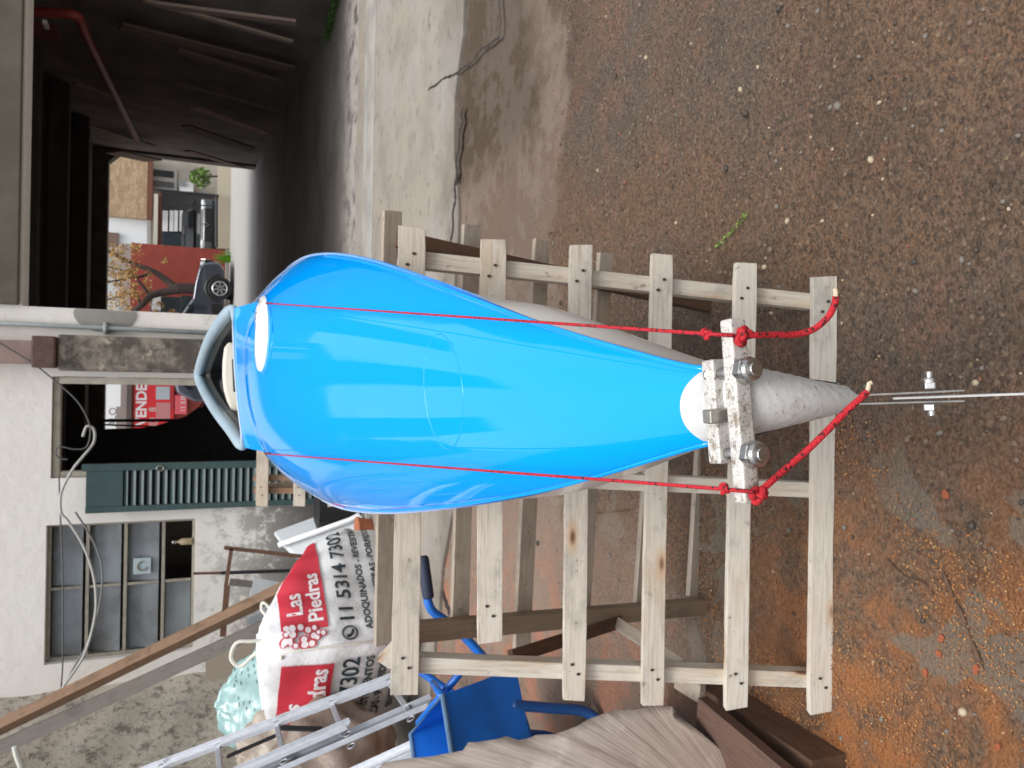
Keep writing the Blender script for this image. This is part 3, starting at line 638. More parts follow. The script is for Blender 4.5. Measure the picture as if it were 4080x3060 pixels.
# parked cars
def car(name, base, heading, body_c, label, windows=True, emblem=True):
    hd = V3((math.cos(heading), math.sin(heading), 0)); lt = V3((-hd.y, hd.x, 0)); up = V3((0, 0, 1)); B0 = V3(base)
    g = lambda x, y, z: B0 + hd * x + lt * y + up * z
    t = thing(name, base, label, 'car')
    paint = simple('car_paint', body_c, .25, .4, var=.1, coat=.8); gl = simple('car_glass', (.015, .018, .022), .05); blk = simple('car_black', (.015, .015, .017), .5)
    prof = [(2.1, .35), (2.13, .55), (2.08, .78), (1.95, .9), (1.5, 1.0), (1.05, 1.06), (.35, 1.5), (-.3, 1.62), (-1.3, 1.6), (-1.85, 1.45), (-2.08, 1.0), (-2.1, .4), (-1.9, .22), (1.9, .22)]
    W = .88
    def sec(y): # tumblehome
        k = abs(y) / W; return [(x * (1 - .035 * k ** 4), z if z < 1 else 1 + (z - 1) * (1 - .06 * k ** 4)) for x, z in prof]
    ysn = [-W, -W * .93, -W * .6, 0, W * .6, W * .93, W]; mb = MB(); n = len(prof); vs = []
    for i, y in enumerate(ysn):
        for x, z in sec(y):
            yy = y * (1 - .16 * max(0, (z - .95)) / .65); s = 1 if abs(y) < W else .985; vs.append(g(x * s, yy, .22 + (z - .22) * s))
    fs = [tuple(range(n))[::-1], tuple((len(ysn) - 1) * n + k for k in range(n))] + [(i * n + k, i * n + (k + 1) % n, (i + 1) * n + (k + 1) % n, (i + 1) * n + k) for i in range(len(ysn) - 1) for k in range(n)]
    mb.add(vs, fs); fixn(mb.build('body', paint, t, bevel=.03, seg=3))
    for sgn in (-1, 1):
        mb = MB(); y = sgn * (W - .055); mb.add([g(.85, y * 1.0 + sgn * .035, 1.08), g(.2, y * .93 + sgn * .012, 1.47), g(-1.4, y * .93 + sgn * .012, 1.5), g(-1.7, y + sgn * .03, 1.1)], [(0, 1, 2, 3)]); mb.build('side_window', gl, t, solid=.02)
    mb = MB(); mb.add([g(1.06, -.68, 1.1), g(1.06, .68, 1.1), g(.42, .6, 1.49), g(.42, -.6, 1.49)], [(0, 1, 2, 3)]); mb.build('windscreen', gl, t, solid=.02)
    for x in (1.32, -1.32):
        for sgn in (-1, 1):
            c = g(x, sgn * .8, .34); ax = lt * sgn
            mb = MB(); mb.lathe(c - ax * .12, ax, [(0, .3), (.02, .34), (.2, .34), (.22, .3), (.222, .22)], 28); wh = mb.build('wheel', blk, t, smooth=False)
            mb = MB(); c2 = c + ax * .103
            mb.lathe(c2, ax, [(0, .2), (.008, .2), (.01, .05)], 24, 1)
            for k in range(7):
                a = 2 * math.pi * k / 7; d = hd * math.cos(a) + up * math.sin(a); mb.beam(c2 + ax * .012 + d * .03, c2 + ax * .012 + d * .2, .045, .012, ax)
            mb.tube([c2 + ax * .01 + (hd * math.cos(a) + up * math.sin(a)) * .2 for a in [k * .3142 for k in range(20)]], .014, 6, True)
            mb.build('rim', [simple('alloy', (.6, .6, .62), .3, .8), blk], wh)
            mb = MB(); mb.tube([c + ax * .085 + (hd * math.cos(a) + up * math.sin(a)) * .39 for a in [math.pi * k / 14 for k in range(15)]], .03, 6); mb.build('arch_trim', blk, t)
    for sgn in (-1, 1):
        mb = MB(); mb.grid(lambda u, v, s=sgn: g(2.06 - .1 * u * u + .02 * math.sin(v * 3.14), s * (.5 + .34 * u), .74 + .13 * v), 5, 4); mb.build('headlight', simple('lamp_glass', (.75, .78, .8), .1), t, solid=.03, smooth=True)
    mb = MB(); mb.obox(g(2.12, 0, .66), hd * .02, lt * .55, up * .1); mb.build('grille', blk, t, bevel=.01)
    if emblem:
        c = g(2.16, 0, .74); mb = MB(); mb.tube([c + up * .11, c + lt * .07, c - up * .11, c - lt * .07], .014, 6, True); mb.build('badge', M_STEEL, t)
    for sgn in (-1, 1): mb = MB(); mb.obox(g(.75, sgn * 1.0, 1.12), hd * .06, lt * .09, up * .06); mb.build('mirror', blk, t, bevel=.02)
    mb = MB(); mb.obox(g(0, -.895, .42), hd * .85, lt * .012, up * .13); mb.build('sill_trim', blk, t, bevel=.01)
    return t
cp = PY(915, 1140, 24.2)
car('parked_car', (cp.x - 1.32, 25.1, gz(25)), R(-6), (.085, .095, .12), 'grey blue hatchback parked in front of the red wall')
p = PY(830, 912, 28.0)
car('parked_van', (p.x, 29.9 - .5, SZ), R(-90), (.035, .04, .04), 'dark car parked nose out in the garage behind the gate')
# hanging cloud-white building beyond the road so the opening is closed off
mb = MB(); mb.box(-20, 2.2, 33, 34, SZ, 9); tag(mb.build('far_building', simple('far_render', (.62, .6, .56), .8, var=.3, scale=2), org=(-8, 33, SZ)), 'pale building rising behind the red wall and tree', 'building')
mb = MB(); mb.box(4, 22, 33, 34, SZ, 11); tag(mb.build('far_building', simple('far_render2', (.4, .37, .33), .8, var=.3, scale=2), org=(12, 33, SZ)), 'dull building standing behind the stone clad house', 'building')

# ================================================================== NEAR TRESTLE (two slatted frames leaning together)
def slat_frame(parent, p0, nf, slats, width, mat, back, nail_off=.09, ragged=.03, th=.018):
    for i, (r, l) in enumerate(slats):
        A = PP(*l, p0, nf) - nf * th / 2; B = PP(*r, p0, nf) - nf * th / 2; Ln = (B - A).length
        wd = width[i] if isinstance(width, (list, tuple)) else width
        nails = [(Ln / 2 - nail_off + .012, -.006), (Ln / 2 - nail_off - .012, .008), (-Ln / 2 + nail_off + .012, .006), (-Ln / 2 + nail_off - .01, -.008)] if not back else ()
        board('slat', A, B, wd, th, nf, mat, parent, ragged, nails, .0015)
tres = thing('sawhorse', (0, 1.62, 0), 'slatted pale pine trestle under the blue boat in the foreground', 'trestle')
F0 = V3((0, 1.3755, 0)); NF = V3((0, -1, .2817)).normalized()
fs_ = [((1640, 905), (1614, 2770)), ((1964, 953), (1950, 2562)), ((2314, 975), (2288, 2792)), ((2637, 1012), (2605, 2812)), ((2970, 1047), (2937, 2826)), ((3290, 1102), (3275, 2842))]
slat_frame(tres, F0, NF, fs_, [.058, .056, .051, .05, .052, .056], M_PINE, False, .07, .075)
FB = F0 - NF * .0185
for (a, b, wd) in (((1585, 1025), (3285, 1205), .036), ((1585, 2648), (3290, 2714), .036), ((1640, 1885), (3290, 1956), .036)):
    board('bearer', PP(*a, FB, NF) - NF * .02, PP(*b, FB, NF) - NF * .02, wd, .04, NF, M_PINE, tres, .03)
B0_ = V3((0, 1.856, 0)); NB = V3((0, -.98, -.112)).normalized()
BS = B0_ - NB * .04
bs_ = [((1570, 840), (1532, 2570)), ((1885, 895), (1835, 2475)), ((2165, 955), (2085, 2590)), ((2417, 1008), (2320, 2560)), ((2655, 1060), (2560, 2404)), ((2850, 1105), (2770, 2378))]
slat_frame(tres, BS, NB, bs_, .045, M_PINE2, True, ragged=.03)
for a, b, wd, m in (((1600, 948), (2925, 1238), .034, M_DARKW), ((1640, 2528), (2850, 2418), .045, M_BROWNW)):
    board('bearer', PP(*a, B0_, NB) - NB * .018, PP(*b, B0_, NB) - NB * .018, wd, .036, NB, m if m is not M_BROWNW else wood('brown_bearer', (.26, .19, .13), (.12, .08, .05), .6), tres, .03)
board('brace', PP(2036, 2618, FB - NF * .045, NF), PP(2470, 2478, B0_ + NB * .005, NB), .032, .018, V3((.3, -1, .5)), M_DARKW, tres)
board('brace', PP(2455, 2482, B0_ + NB * .01, NB), PP(2720, 2655, FB - NF * .045, NF), .03, .018, V3((.3, -1, .3)), M_PINE2, tres)
board('end_block', PP(1600, 2560, FB - NF * .045, NF), PP(1530, 2640, FB - NF * .05, NF), .035, .03, V3((0, -1, .3)), M_PINE, tres)
board('loose_strut', PP(2650, 1270, B0_ + NB * .02, NB), PP(2740, 1330, B0_ + NB * .06, NB), .015, .012, V3((0, -1, .3)), M_DARKW, tres)

# far trestle that carries the bow
ft = thing('sawhorse', (0, 4.0, 0), 'far slatted pine trestle seen left of the cockpit, before the green shutter', 'trestle')
G0 = V3((0, 3.72, 0)); 
fs2 = []
for px in (1045, 1193, 1330, 1460): fs2.append((px, PP(px, 2016, G0, NF)))
for i, (px, P) in enumerate(fs2): board('slat', P, V3((.36, P.y, P.z + .004)), .058, .02, NF, M_PINE, ft, .03, [(-.44, .0), (-.4, .005)])
for z in ():
    pass
pf = fs2[0][1]; d = V3((0, -.2817, -1))
for py_ in (1905, 1955):
    q = PP(1010, py_, G0 - NF * .021, NF); q2 = q + d * (q.z / 1.0); board('bearer', q - NF * .018, q2 - NF * .018, .03, .034, NF, M_BROWNW, ft)
for x in (.3,): q = V3((x, pf.y, pf.z)); board('bearer', q - NF * .03, q + d * q.z - NF * .03, .035, .034, NF, M_BROWNW, ft)
tp = V3((0, pf.y + .07, pf.z))
for x in (-.55, .3): board('bearer', V3((x, tp.y + .02, tp.z)), V3((x, tp.y + .33, 0)), .035, .034, V3((0, 1, .3)), M_PINE2, ft)

# ================================================================== KAYAK
HEEL = R(5.6); HD = R(.75)
AX = V3((math.sin(HD), math.cos(HD), 0)); LT = V3((math.cos(HEEL) * math.cos(HD), -math.sin(HD) * math.cos(HEEL), math.sin(HEEL))).normalized(); NU = LT.cross(AX).normalized()
HW = [(.37, .0208), (.395, .0222), (.43, .0275), (.60, .0675), (.79, .113), (1.03, .166), (1.3, .222), (1.6, .264), (1.85, .275), (2.2, .262), (2.7, .24), (3.5, .17), (4.5, .09), (5.5, .012)]
ZG = [(.37, -.302), (.6, -.30), (.8, -.295), (1.03, -.285), (1.3, -.264), (1.6, -.24), (1.9, -.225), (2.6, -.19), (3.5, -.16), (5.5, -.11)]
CR = [(.37, .004), (.6, .02), (.8, .036), (1.03, .056), (1.3, .086), (1.6, .121), (1.86, .139), (2.05, .11), (2.7, .09), (3.2, .07), (5.5, .01)]
KD = [(.37, .075), (.44, .09), (.6, .108), (.8, .125), (1.2, .15), (1.67, .158), (3, .16), (4.5, .13), (5.5, .07)]
BG = [(.37, .001), (.44, .015), (.6, .018), (.75, .004), (.9, -.015), (1.1, -.03), (1.3, -.04), (5.5, -.03)]
def smooth_tab(T):
    def f(y):
        # average of the piecewise table over a short window keeps the lines fair
        s = 0; K = 7
        wn_ = .045 * min(1, max(.1, (y - .37) / .35))
        for k in range(K): s += lininterp(T, y + (k - 3) * wn_)
        return s / K
    return f
def lininterp(T, x):
    if x <= T[0][0]: return T[0][1] + (x - T[0][0]) * (T[1][1] - T[0][1]) / (T[1][0] - T[0][0]) * (.6 if x < .37 else 1)
    for (a, p), (b, q) in zip(T, T[1:]):
        if x <= b: return p + (q - p) * (x - a) / (b - a)
    return T[-1][1]
hwf, zgf, crf, kdf, bgf = map(smooth_tab, (HW, ZG, CR, KD, BG))
X0 = -.0155
XO = [(.37, 0), (.44, -.004), (.6, -.009), (.8, -.0095), (1.03, -.0075), (1.3, -.004), (1.9, 0), (5.5, 0)]
xof = smooth_tab(XO)
def cen(y): return V3((X0 + xof(y) + .0058 * max(0, 1 - (y - .37) / .3) + (y - .37) * math.tan(HD), y, H + zgf(y)))
def deck(y, u, lift=0.0):
    hw = max(hwf(y), .004); z = crf(y) * (1 - abs(u) ** 2.9) - .005 * max(0, abs(u) - .95) / .05
    return cen(y) + LT * (u * hw) + NU * (z + lift)
def hull(y, s, lift=0.0):                                # s in [-1, 1], 0 at the keel
    q = 1 - abs(s); hw = max(hwf(y), .004); k = min(1, max(0, (y - .37) / .35))
    Vw = hw * (1 - .68 * q); Uw = (hw + bgf(y) * math.sin(math.pi * min(1, q * 1.25))) * max(0, 1 - q ** 2.6) ** .55
    w_ = Vw * (1 - k) + Uw * k
    if k < 1: w_ = max(w_, .0)
    return cen(y) + LT * (math.copysign(1, s) * (w_ + lift)) - NU * (kdf(y) * q)
kay = thing('kayak', (0, 2.9, H - .37), 'glossy blue decked white racing kayak seen from its stern, resting on the trestles', 'kayak')
YY = [.372 + (5.45 - .372) * (i / 150) ** 1.35 for i in range(151)]
CO0, CO1 = 1.9, 2.66
def hole(y): return 0 if not CO0 < y < CO1 else .205 * (1 - (y - CO0) / (CO1 - CO0)) ** .6
mb = MB(); NU_ = 56
us = [math.sin(math.pi / 2 * (-1 + 2 * j / NU_)) for j in range(NU_ + 1)]
mb.v = [deck(y, u) for y in YY for u in us]; n = NU_ + 1
for i in range(len(YY) - 1):
    for j in range(NU_):
        ym = (YY[i] + YY[i + 1]) / 2; um = (us[j] + us[j + 1]) / 2
        if abs(um * hwf(ym)) < hole(ym): continue
        mb.f.append((i * n + j, i * n + j + 1, (i + 1) * n + j + 1, (i + 1) * n + j))
mb.mi = [0] * len(mb.f); dk = mb.build('deck', M_DECK, kay, smooth=True)
mb = MB(); HS = [-1 + 2 * j / 41 for j in range(42)]
mb.v = [hull(y, s) for y in YY for s in HS]; n = 42
mb.f = [(i * n + j, i * n + j + 1, (i + 1) * n + j + 1, (i + 1) * n + j) for i in range(len(YY) - 1) for j in range(n - 1)]; mb.mi = [0] * len(mb.f)
mb.build('hull', M_HULL, kay, smooth=True)
# seam bead along each gunwale
for s in (-1, 1):
    mb = MB(); pts = [deck(y, s * .97, .0) for y in YY if .41 < y < 1.5]; mb.tube(pts, .0022, 8); mb.build('gunwale_bead', M_DECK, kay, smooth=True)
# white stern cap and chalky rounded stern post
mb = MB(); mb.grid(lambda u, v: deck(.372 + (.425 - .018 * (2 * u - 1) ** 2 - .372) * v, (2 * u - 1) * .995, .0012), 20, 10); mb.build('stern_cap', simple('cap_white', (.6, .6, .59), .4, var=.35, scale=45), kay, smooth=True)
def spost(u, v):
    q = v; a = (2 * u - 1); w_ = hwf(.372) * (1 - .66 * q) + .0015
    p = cen(.372) + LT * (math.sin(a * math.pi / 2) * w_) - NU * ((kdf(.372) + .004) * q - .002)
    p += AX * (.004 * (1 - math.cos(a * math.pi / 2)) - .010 * math.cos(a * math.pi / 2) * math.sin(math.pi * (.25 + .6 * q)) - .006 * q * math.cos(a * math.pi / 2))
    p += LT * (.0025 - .006 * q); p += NU * .0006 * math.sin(q * 60 + a * 9) * (1 if q > .05 else 0) + LT * random.uniform(-.0003, .0003); return p
mb = MB(); mb.grid(spost, 28, 40)
mb.build('stern_post', M_STERN, kay, smooth=True)
# oval recess ridge, oval white patch
def solve_uv(px, py):
    best = None
    for i in range(90):
        y = .5 + 1.42 * i / 89
        for j in range(41):
            u = -.95 + 1.9 * j / 40; p = deck(y, u) - CAM; D = p.dot(FW); a = 2040 + F_PX * p.dot(IX) / D; b = 1530 - F_PX * p.dot(IU) / D
            e = (a - px) ** 2 + (b - py) ** 2
            if best is None or e < best[0]: best = (e, y, u)
    return best[1], best[2]
def on_deck(px, py, lift=0.0):
    y, u = solve_uv(px, py); st = .016; su = .048
    def err(y, u):
        p = deck(y, u) - CAM; D = p.dot(FW); return (2040 + F_PX * p.dot(IX) / D - px) ** 2 + (1530 - F_PX * p.dot(IU) / D - py) ** 2
    for _ in range(9):
        c = [(err(y + a * st, u + b * su), y + a * st, u + b * su) for a in (-1, 0, 1) for b in (-1, 0, 1)]; _, y, u = min(c); st *= .55; su *= .55
    return y, u
def oval_pts(c, rx_, ry_, n=48, tilt=0):
    cy, cu = solve_uv(*c); ya, _ = solve_uv(c[0] - rx_, c[1]); yb, _ = solve_uv(c[0] + rx_, c[1]); _, ua = solve_uv(c[0], c[1] - ry_); _, ub = solve_uv(c[0], c[1] + ry_)
    return cy, cu, abs(ya - yb) / 2, abs(ua - ub) / 2
def ring_on(c, a, b, rot, n=44):
    out = []
    for k in range(n):
        t = 2 * math.pi * k / n; x, y = a * math.cos(t), b * math.sin(t); out.append(on_deck(c[0] + x * math.cos(rot) - y * math.sin(rot), c[1] + x * math.sin(rot) + y * math.cos(rot)))
    return out
q = ring_on((1767, 1560), 76, 230, -.09); mb = MB(); mb.tube([deck(y, u, -.0005) for y, u in q], .0011, 6, True); mb.build('oval_ridge', M_DECK, dk, smooth=True)
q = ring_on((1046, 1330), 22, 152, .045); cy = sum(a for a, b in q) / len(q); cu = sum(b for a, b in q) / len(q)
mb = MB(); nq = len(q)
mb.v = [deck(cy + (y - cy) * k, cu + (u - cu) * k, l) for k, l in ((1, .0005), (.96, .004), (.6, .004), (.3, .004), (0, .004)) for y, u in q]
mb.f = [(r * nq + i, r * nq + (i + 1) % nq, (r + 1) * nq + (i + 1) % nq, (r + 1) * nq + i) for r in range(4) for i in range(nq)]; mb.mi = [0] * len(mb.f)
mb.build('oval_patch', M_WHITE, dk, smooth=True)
mb = MB(); mb.tube([deck(cy + (y - cy) * 1.3 - .012, cu + (u - cu) * 1.03, .000) for y, u in q], .0022, 6, True); mb.build('oval_rim', M_DECK, dk, smooth=True)
# cockpit coaming
cpx = [(930, 1228, 1.86), (885, 1278, 1.98), (842, 1345, 2.15), (812, 1420, 2.36), (796, 1475, 2.52), (795, 1505, 2.54), (815, 1555, 2.42), (850, 1615, 2.22), (885, 1665, 2.06), (925, 1715, 1.95), (972, 1783, 1.84)]
ring = spline([PD(*c) for c in cpx], 6)
backe = [ring[-1] + (ring[0] - ring[-1]) * (k / 10) for k in range(1, 10)]
backe = [p + NU * .006 * math.sin(math.pi * (i + 1) / 10) for i, p in enumerate(backe)]
loop = ring + backe
mb = MB(); rr = [.0165] * len(ring) + [.004] * len(backe); rr[0] = rr[len(ring) - 1] = .010; rr[1] = rr[len(ring) - 2] = .013; mb.tube(loop, rr, 12, True); cm = mb.build('coaming', M_COAM, kay, smooth=True)
mb = MB(); N = len(loop); inn = sum(loop, V3((0, 0, 0))) / N
lo1 = [p + (inn - p) * .07 - NU * .02 for p in loop]; lo2 = [p + (inn - p) * .05 - NU * .11 for p in loop]
mb.v = loop + lo1 + lo2; mb.f = [(i + a * N, (i + 1) % N + a * N, (i + 1) % N + (a + 1) * N, i + (a + 1) * N) for i in range(len(ring) - 1) for a in (0, 1)]; mb.mi = [0] * len(mb.f)
mb.build('coaming_wall', [simple('coaming_inner', (.2, .2, .18), .6)], cm, smooth=True)
bl_ = [ring[-1]] + backe + [ring[0]]; low_ = []
for p in bl_:
    q = p - cen(1.80); low_.append(deck(1.80, max(-.95, min(.95, q.dot(LT) / hwf(1.80))), -.001))
mb = MB(); nb = len(bl_); mb.v = bl_ + [a * .45 + b * .55 - AX * .004 for a, b in zip(bl_, low_)] + low_; mb.f = [(i + a * nb, i + 1 + a * nb, i + 1 + (a + 1) * nb, i + (a + 1) * nb) for i in range(nb - 1) for a in (0, 1)]; mb.mi = [0] * len(mb.f)
mb.build('deck_fillet', M_DECK, dk, smooth=True)
mb = MB(); deep = [p + (inn - p) * .1 - V3((0, 0, .2)) for p in loop]; st_ = [p - NU * .03 + (inn - p) * .08 for p in loop]
mb.v = st_ + deep + [inn - V3((0, 0, .22))]; mb.f = [(i, (i + 1) % N, (i + 1) % N + N, i + N) for i in range(N)] + [(i + N, (i + 1) % N + N, 2 * N) for i in range(N)]; mb.mi = [0] * len(mb.f)
mb.build('cockpit_liner', M_BLACK, kay)
sp = [(1005, 1368), (912, 1362), (896, 1385), (889, 1440), (888, 1500), (893, 1550), (906, 1598), (922, 1632), (935, 1645), (1010, 1645)]
mb = MB(); mb.prism([PD(a, b, 2.12) for a, b in sp], FW * .02 - IX * .01); se = fixn(mb.build('seat', M_SEAT, kay, bevel=.006, seg=3))
mb = MB(); mb.prism([PD(a, b, 2.112) for a, b in [(922, 1432), (940, 1430), (946, 1560), (928, 1562)]], FW * .006); fixn(mb.build('seat_slot', M_BLACK, se, bevel=.002))

# ---- tiller yoke clamped on the rudder shaft
E1, E2 = PD(2918, 1272, .4535), PD(2978, 2003, .448)
yk = MB(); by = (E1 - E2).normalized(); bn = NU
def bar(mb, A, B, w_, t_):
    u = (B - A).normalized(); c = .0012; nn = V3(bn); s_ = u.cross(nn).normalized(); nn = s_.cross(u).normalized(); mb.obox((A + B) / 2, (B - A) / 2, s_ * w_ / 2, nn * t_ / 2)
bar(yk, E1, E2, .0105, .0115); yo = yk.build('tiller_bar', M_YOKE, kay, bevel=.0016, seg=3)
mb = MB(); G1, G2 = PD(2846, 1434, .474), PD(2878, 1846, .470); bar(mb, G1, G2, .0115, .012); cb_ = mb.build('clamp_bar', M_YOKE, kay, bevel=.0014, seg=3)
fwdb = by.cross(bn).normalized();  fwdb = fwdb if fwdb.y > 0 else -fwdb
sc_ = PD(2872, 1655, .462); mb = MB(); mb.obox(sc_ - NU * .012, LT * .0042, AX * .0042, NU * .0225); mb.build('rudder_shaft', simple('square_steel', (.42, .4, .36), .35, .8, var=.4, scale=300), kay, bevel=.0012, seg=3)
def nut_at(px, py, D, mat=M_STEEL, dirv=None, s=.0066, parent=None, name='nut', collar=True, stub=.004):
    c = PD(px, py, D); ax = (dirv or -fwdb); q = bn if dirv is None else NU; x = (q - ax * q.dot(ax)).normalized(); y = ax.cross(x); t = thing_part = None
    mb = MB(); pol = [c + (x * math.cos(a) + y * math.sin(a)) * s * 1.12 for a in [math.pi / 3 * k + .2 for k in range(6)]]; mb.prism(pol, ax * s * .85)
    nut = fixn(mb.build(name, mat, parent or kay, bevel=.0007))
    mb = MB()
    if collar: mb.lathe(c + ax * s * .8, ax, [(0, s * .98), (s * .3, s * .97), (s * .55, s * .86), (s * .62, s * .7)], 26)
    mb.lathe(c + ax * s * .8, ax, [(0, s * .55), (s * .62 + stub * .35, s * .56), (s * .62 + stub * .5, s * .5)], 20, 0)
    mb.build('bolt_end', M_STEEL, nut, smooth=False, bevel=.0002); return nut
mid = lambda t: E2 + (E1 - E2) * t
def proj(p): q = p - CAM; D = q.dot(FW); return 2040 + F_PX * q.dot(IX) / D, 1530 - F_PX * q.dot(IU) / D, D
for t in (.713, .262):
    c = mid(t) - fwdb * .0052; a, b, D = proj(c); nut_at(a, b, D, parent=yo, s=.0074)
    c = mid(t) + fwdb * .020; mb = MB(); mb.lathe(mid(t) + fwdb * .0 - NU * .001, fwdb, [(0, .0035), (.025, .0035)], 14); mb.lathe(mid(t) + fwdb * .0238 - NU * .001, fwdb, [(0, .0062), (.002, .006), (.003, .004)], 18); mb.build('bolt', M_STEEL, yo, smooth=True)
# stamped mark on the tiller bar
vs, fs = text_geo('Zoo', .0034); c = mid(.315); mb = MB()
mb.add([c + NU * .0059 - by * (v.x - .003) * -1 * -1 + fwdb * (v.y - .0012) for v in vs], fs)
mb.build('stamped_mark', simple('mark_ink', (.12, .11, .1), .7), yo)

# ---- rudder plates, blade and pivot bolt
rd = MB()
def strip(px0, px1, y0, y1, D0, D1, th, deepv):
    A, B = PD(px0, y0, D0), PD(px1, y1, D1); s_ = LT * th / 2; return [A + s_, A - s_, B - s_, B + s_], deepv
def plate(A, B, th, deep, n=8):
    mb = MB(); s_ = LT * th / 2; poly = []
    for k in range(n + 1):
        t = k / n; poly.append(A + (B - A) * t)
    low = [p + deep * (1 if .0 < i / n < .82 else .45) for i, p in enumerate(poly)]
    mb.prism([p - s_ for p in poly + low[::-1]], s_ * 2); return mb
dv = V3((0, .016, -.016))
ru = fixn(plate(PD(3372, 1578, .480), PD(3845, 1556, .462), .0012, dv).build('rudder_plate', M_PLATE, kay, bevel=.0003))
fixn(plate(PD(3372, 1611, .480), PD(3845, 1598, .462), .0012, dv).build('rudder_plate', M_PLATE, kay, bevel=.0003))
bl = plate(PD(3560, 1588, .475), PD(4160, 1567, .449), .0014, V3((0, .03, -.03))); fixn(bl.build('rudder_blade', M_BLADE, kay, bevel=.0003))
nut_at(3706, 1548, .4685, dirv=LT, s=.0050, parent=ru, stub=.007); nut_at(3712, 1606, .4675, dirv=-LT, s=.0052, parent=ru, name='bolt_head', collar=False, stub=0)
# ---- steering cords with knots
def cord(pts, r, parent, nm='steering_cord', seg=8, n=10):
    mb = MB(); mb.tube(spline(pts, seg), r, n); return mb.build(nm, M_ROPE, parent, smooth=True)
def knot(c, s, r, parent, seed):
    rn = random.Random(seed); M = Matrix.Rotation(rn.uniform(0, 6), 3, V3((rn.gauss(0, 1), rn.gauss(0, 1), rn.gauss(0, 1))).normalized())
    mb = MB(); pts = [c + M @ V3(((math.sin(t) + 2 * math.sin(2 * t)) * s / 3, (math.cos(t) - 2 * math.cos(2 * t)) * s / 3, -math.sin(3 * t) * s / 2.4)) for t in [2 * math.pi * k / 60 for k in range(60)]]
    mb.tube(pts, r, 9, True); return mb.build('knot', M_ROPE, parent, smooth=True)
SR, SL = PD(2840, 1330, .458), PD(2925, 1950, .452)
eR, eL = deck(1.78, .62, .004), deck(1.70, -.50, .004)
eR = deck(*on_deck(1085, 1207), .012); eL = deck(*on_deck(1080, 1805), .012)
for S, E, kp, kd in ((SR, eR, (2816, 1330), .459), (SL, eL, (2886, 1949), .4525)):
    c = cord([PD(kp[0] + 60, kp[1] + (1 if kp[1] < 1500 else 12), kd)] + [PD(*kp, kd)] + [PD(*kp, kd) + (E - PD(*kp, kd)) * (k / 5) for k in range(1, 6)], .0012, kay, seg=3, n=8)
    knot(PD(*kp, kd), .0028, .0014, c, int(kd * 1e4))
    tip = E + V3((0, 0, -.03)); mb = MB(); mb.tube([E, tip], .002, 8); mb.build('cord_guide', M_BLACK, c)
kR, kL = PD(2950, 1345, .4475), PD(3012, 1975, .4425)
tR = [kR, PD(3000, 1336, .446), PD(3090, 1334, .452), PD(3180, 1331, .457), PD(3245, 1310, .457), PD(3300, 1262, .455), PD(3325, 1212, .453), PD(3330, 1180, .452)]
tL = [kL, PD(3060, 1930, .4405), PD(3130, 1868, .444), PD(3210, 1800, .444), PD(3290, 1722, .442), PD(3370, 1640, .441), PD(3420, 1595, .44), PD(3455, 1562, .44)]
for T, tip, kc, sd_ in ((tR, [PD(3330, 1182, .452), PD(3331, 1165, .452), PD(3327, 1150, .452)], kR, 3), (tL, [PD(3453, 1564, .44), PD(3460, 1545, .44), PD(3463, 1528, .44), PD(3472, 1524, .44)], kL, 11)):
    c = cord(T, .00195, kay, 'cord_tail', 8, 12)
    mb = MB(); mb.tube(tip, .0013, 8); mb.build('frayed_core', M_CORE, c)
    knot(kc - fwdb * .001, .0040, .0022, c, sd_); knot(kc + by * .002 - NU * .002 - fwdb * .002, .0031, .0019, c, sd_ + 5)

# ================================================================== YARD CLUTTER ON THE LEFT
# ---- bulk bag
bag = thing('bulk_bag', (-1.9, 5.2, 0), 'full white woven builder bag with red label and phone number, cord tied round it', 'bag')
BC = V3((-1.58, 4.66, 0)); er = V3((.56, .83, 0)).normalized(); el = V3((-.85, .53, 0)).normalized(); SB = .92
def bagbase(s):                                          # perimeter coordinate: 0 at the near corner, + along the right face
    s = (s + 2 * SB) % (4 * SB) - 2 * SB
    c2 = BC + er * SB + el * SB
    if 0 <= s <= SB: p = BC + er * s; nr_ = er.cross(V3((0, 0, 1)))
    elif s > SB: p = BC + er * SB + el * (s - SB); nr_ = er
    elif s >= -SB: p = BC + el * (-s); nr_ = -el.cross(V3((0, 0, 1)))
    else: p = BC + el * SB + er * (-s - SB); nr_ = el
    return p, nr_
BCN = BC + (er + el) * SB / 2
def bagtop(s):
    s = (s + 2 * SB) % (4 * SB) - 2 * SB
    return interp([(-2 * SB, .95), (-SB, .93), (-.3, .99), (0, 1.0), (.35, .95), (SB, .66), (2 * SB, .8)], s)
def bagp(s, z, lift=0.0):
    s = (s + 2 * SB) % (4 * SB) - 2 * SB
    zt = bagtop(s); k = min(1, max(0, z / zt)); p = V3((0, 0, 0)); W = 0
    for o_ in (-.12, -.08, -.04, 0, .04, .08, .12):
        b, nn = bagbase(s + o_); p += b + nn * 0; W += 1
    p /= W; out = (p - BCN); out.z = 0; on = out.normalized()
    bulge = .075 * math.sin(math.pi * min(1, k * 1.0)) ** .7 - .11 * (1 - k) ** 5 - .035 * k ** 6
    fold = .008 * math.sin(s * 17 + z * 5) * k + .006 * math.sin(s * 31 - z * 9) + .006 * math.sin(z * 23 + s * 4)
    return V3((p.x, p.y, 0)) + on * (bulge + fold + lift) + V3((0, 0, z))
mb = MB(); mb.grid(lambda u, v: bagp(4 * SB * u, .01 + (bagtop(4 * SB * u) - .01) * v), 200, 60, True)
bm_ = Mat('woven_plastic', (.78, .79, .8), .5); wv = bm_.n('ShaderNodeTexWave'); wv.inputs['Scale'].default_value = 60; bm_.t.links.new(bm_.tc.outputs['Object'], wv.inputs[0]); bm_.bump(wv.outputs['Fac'], .15, .002)
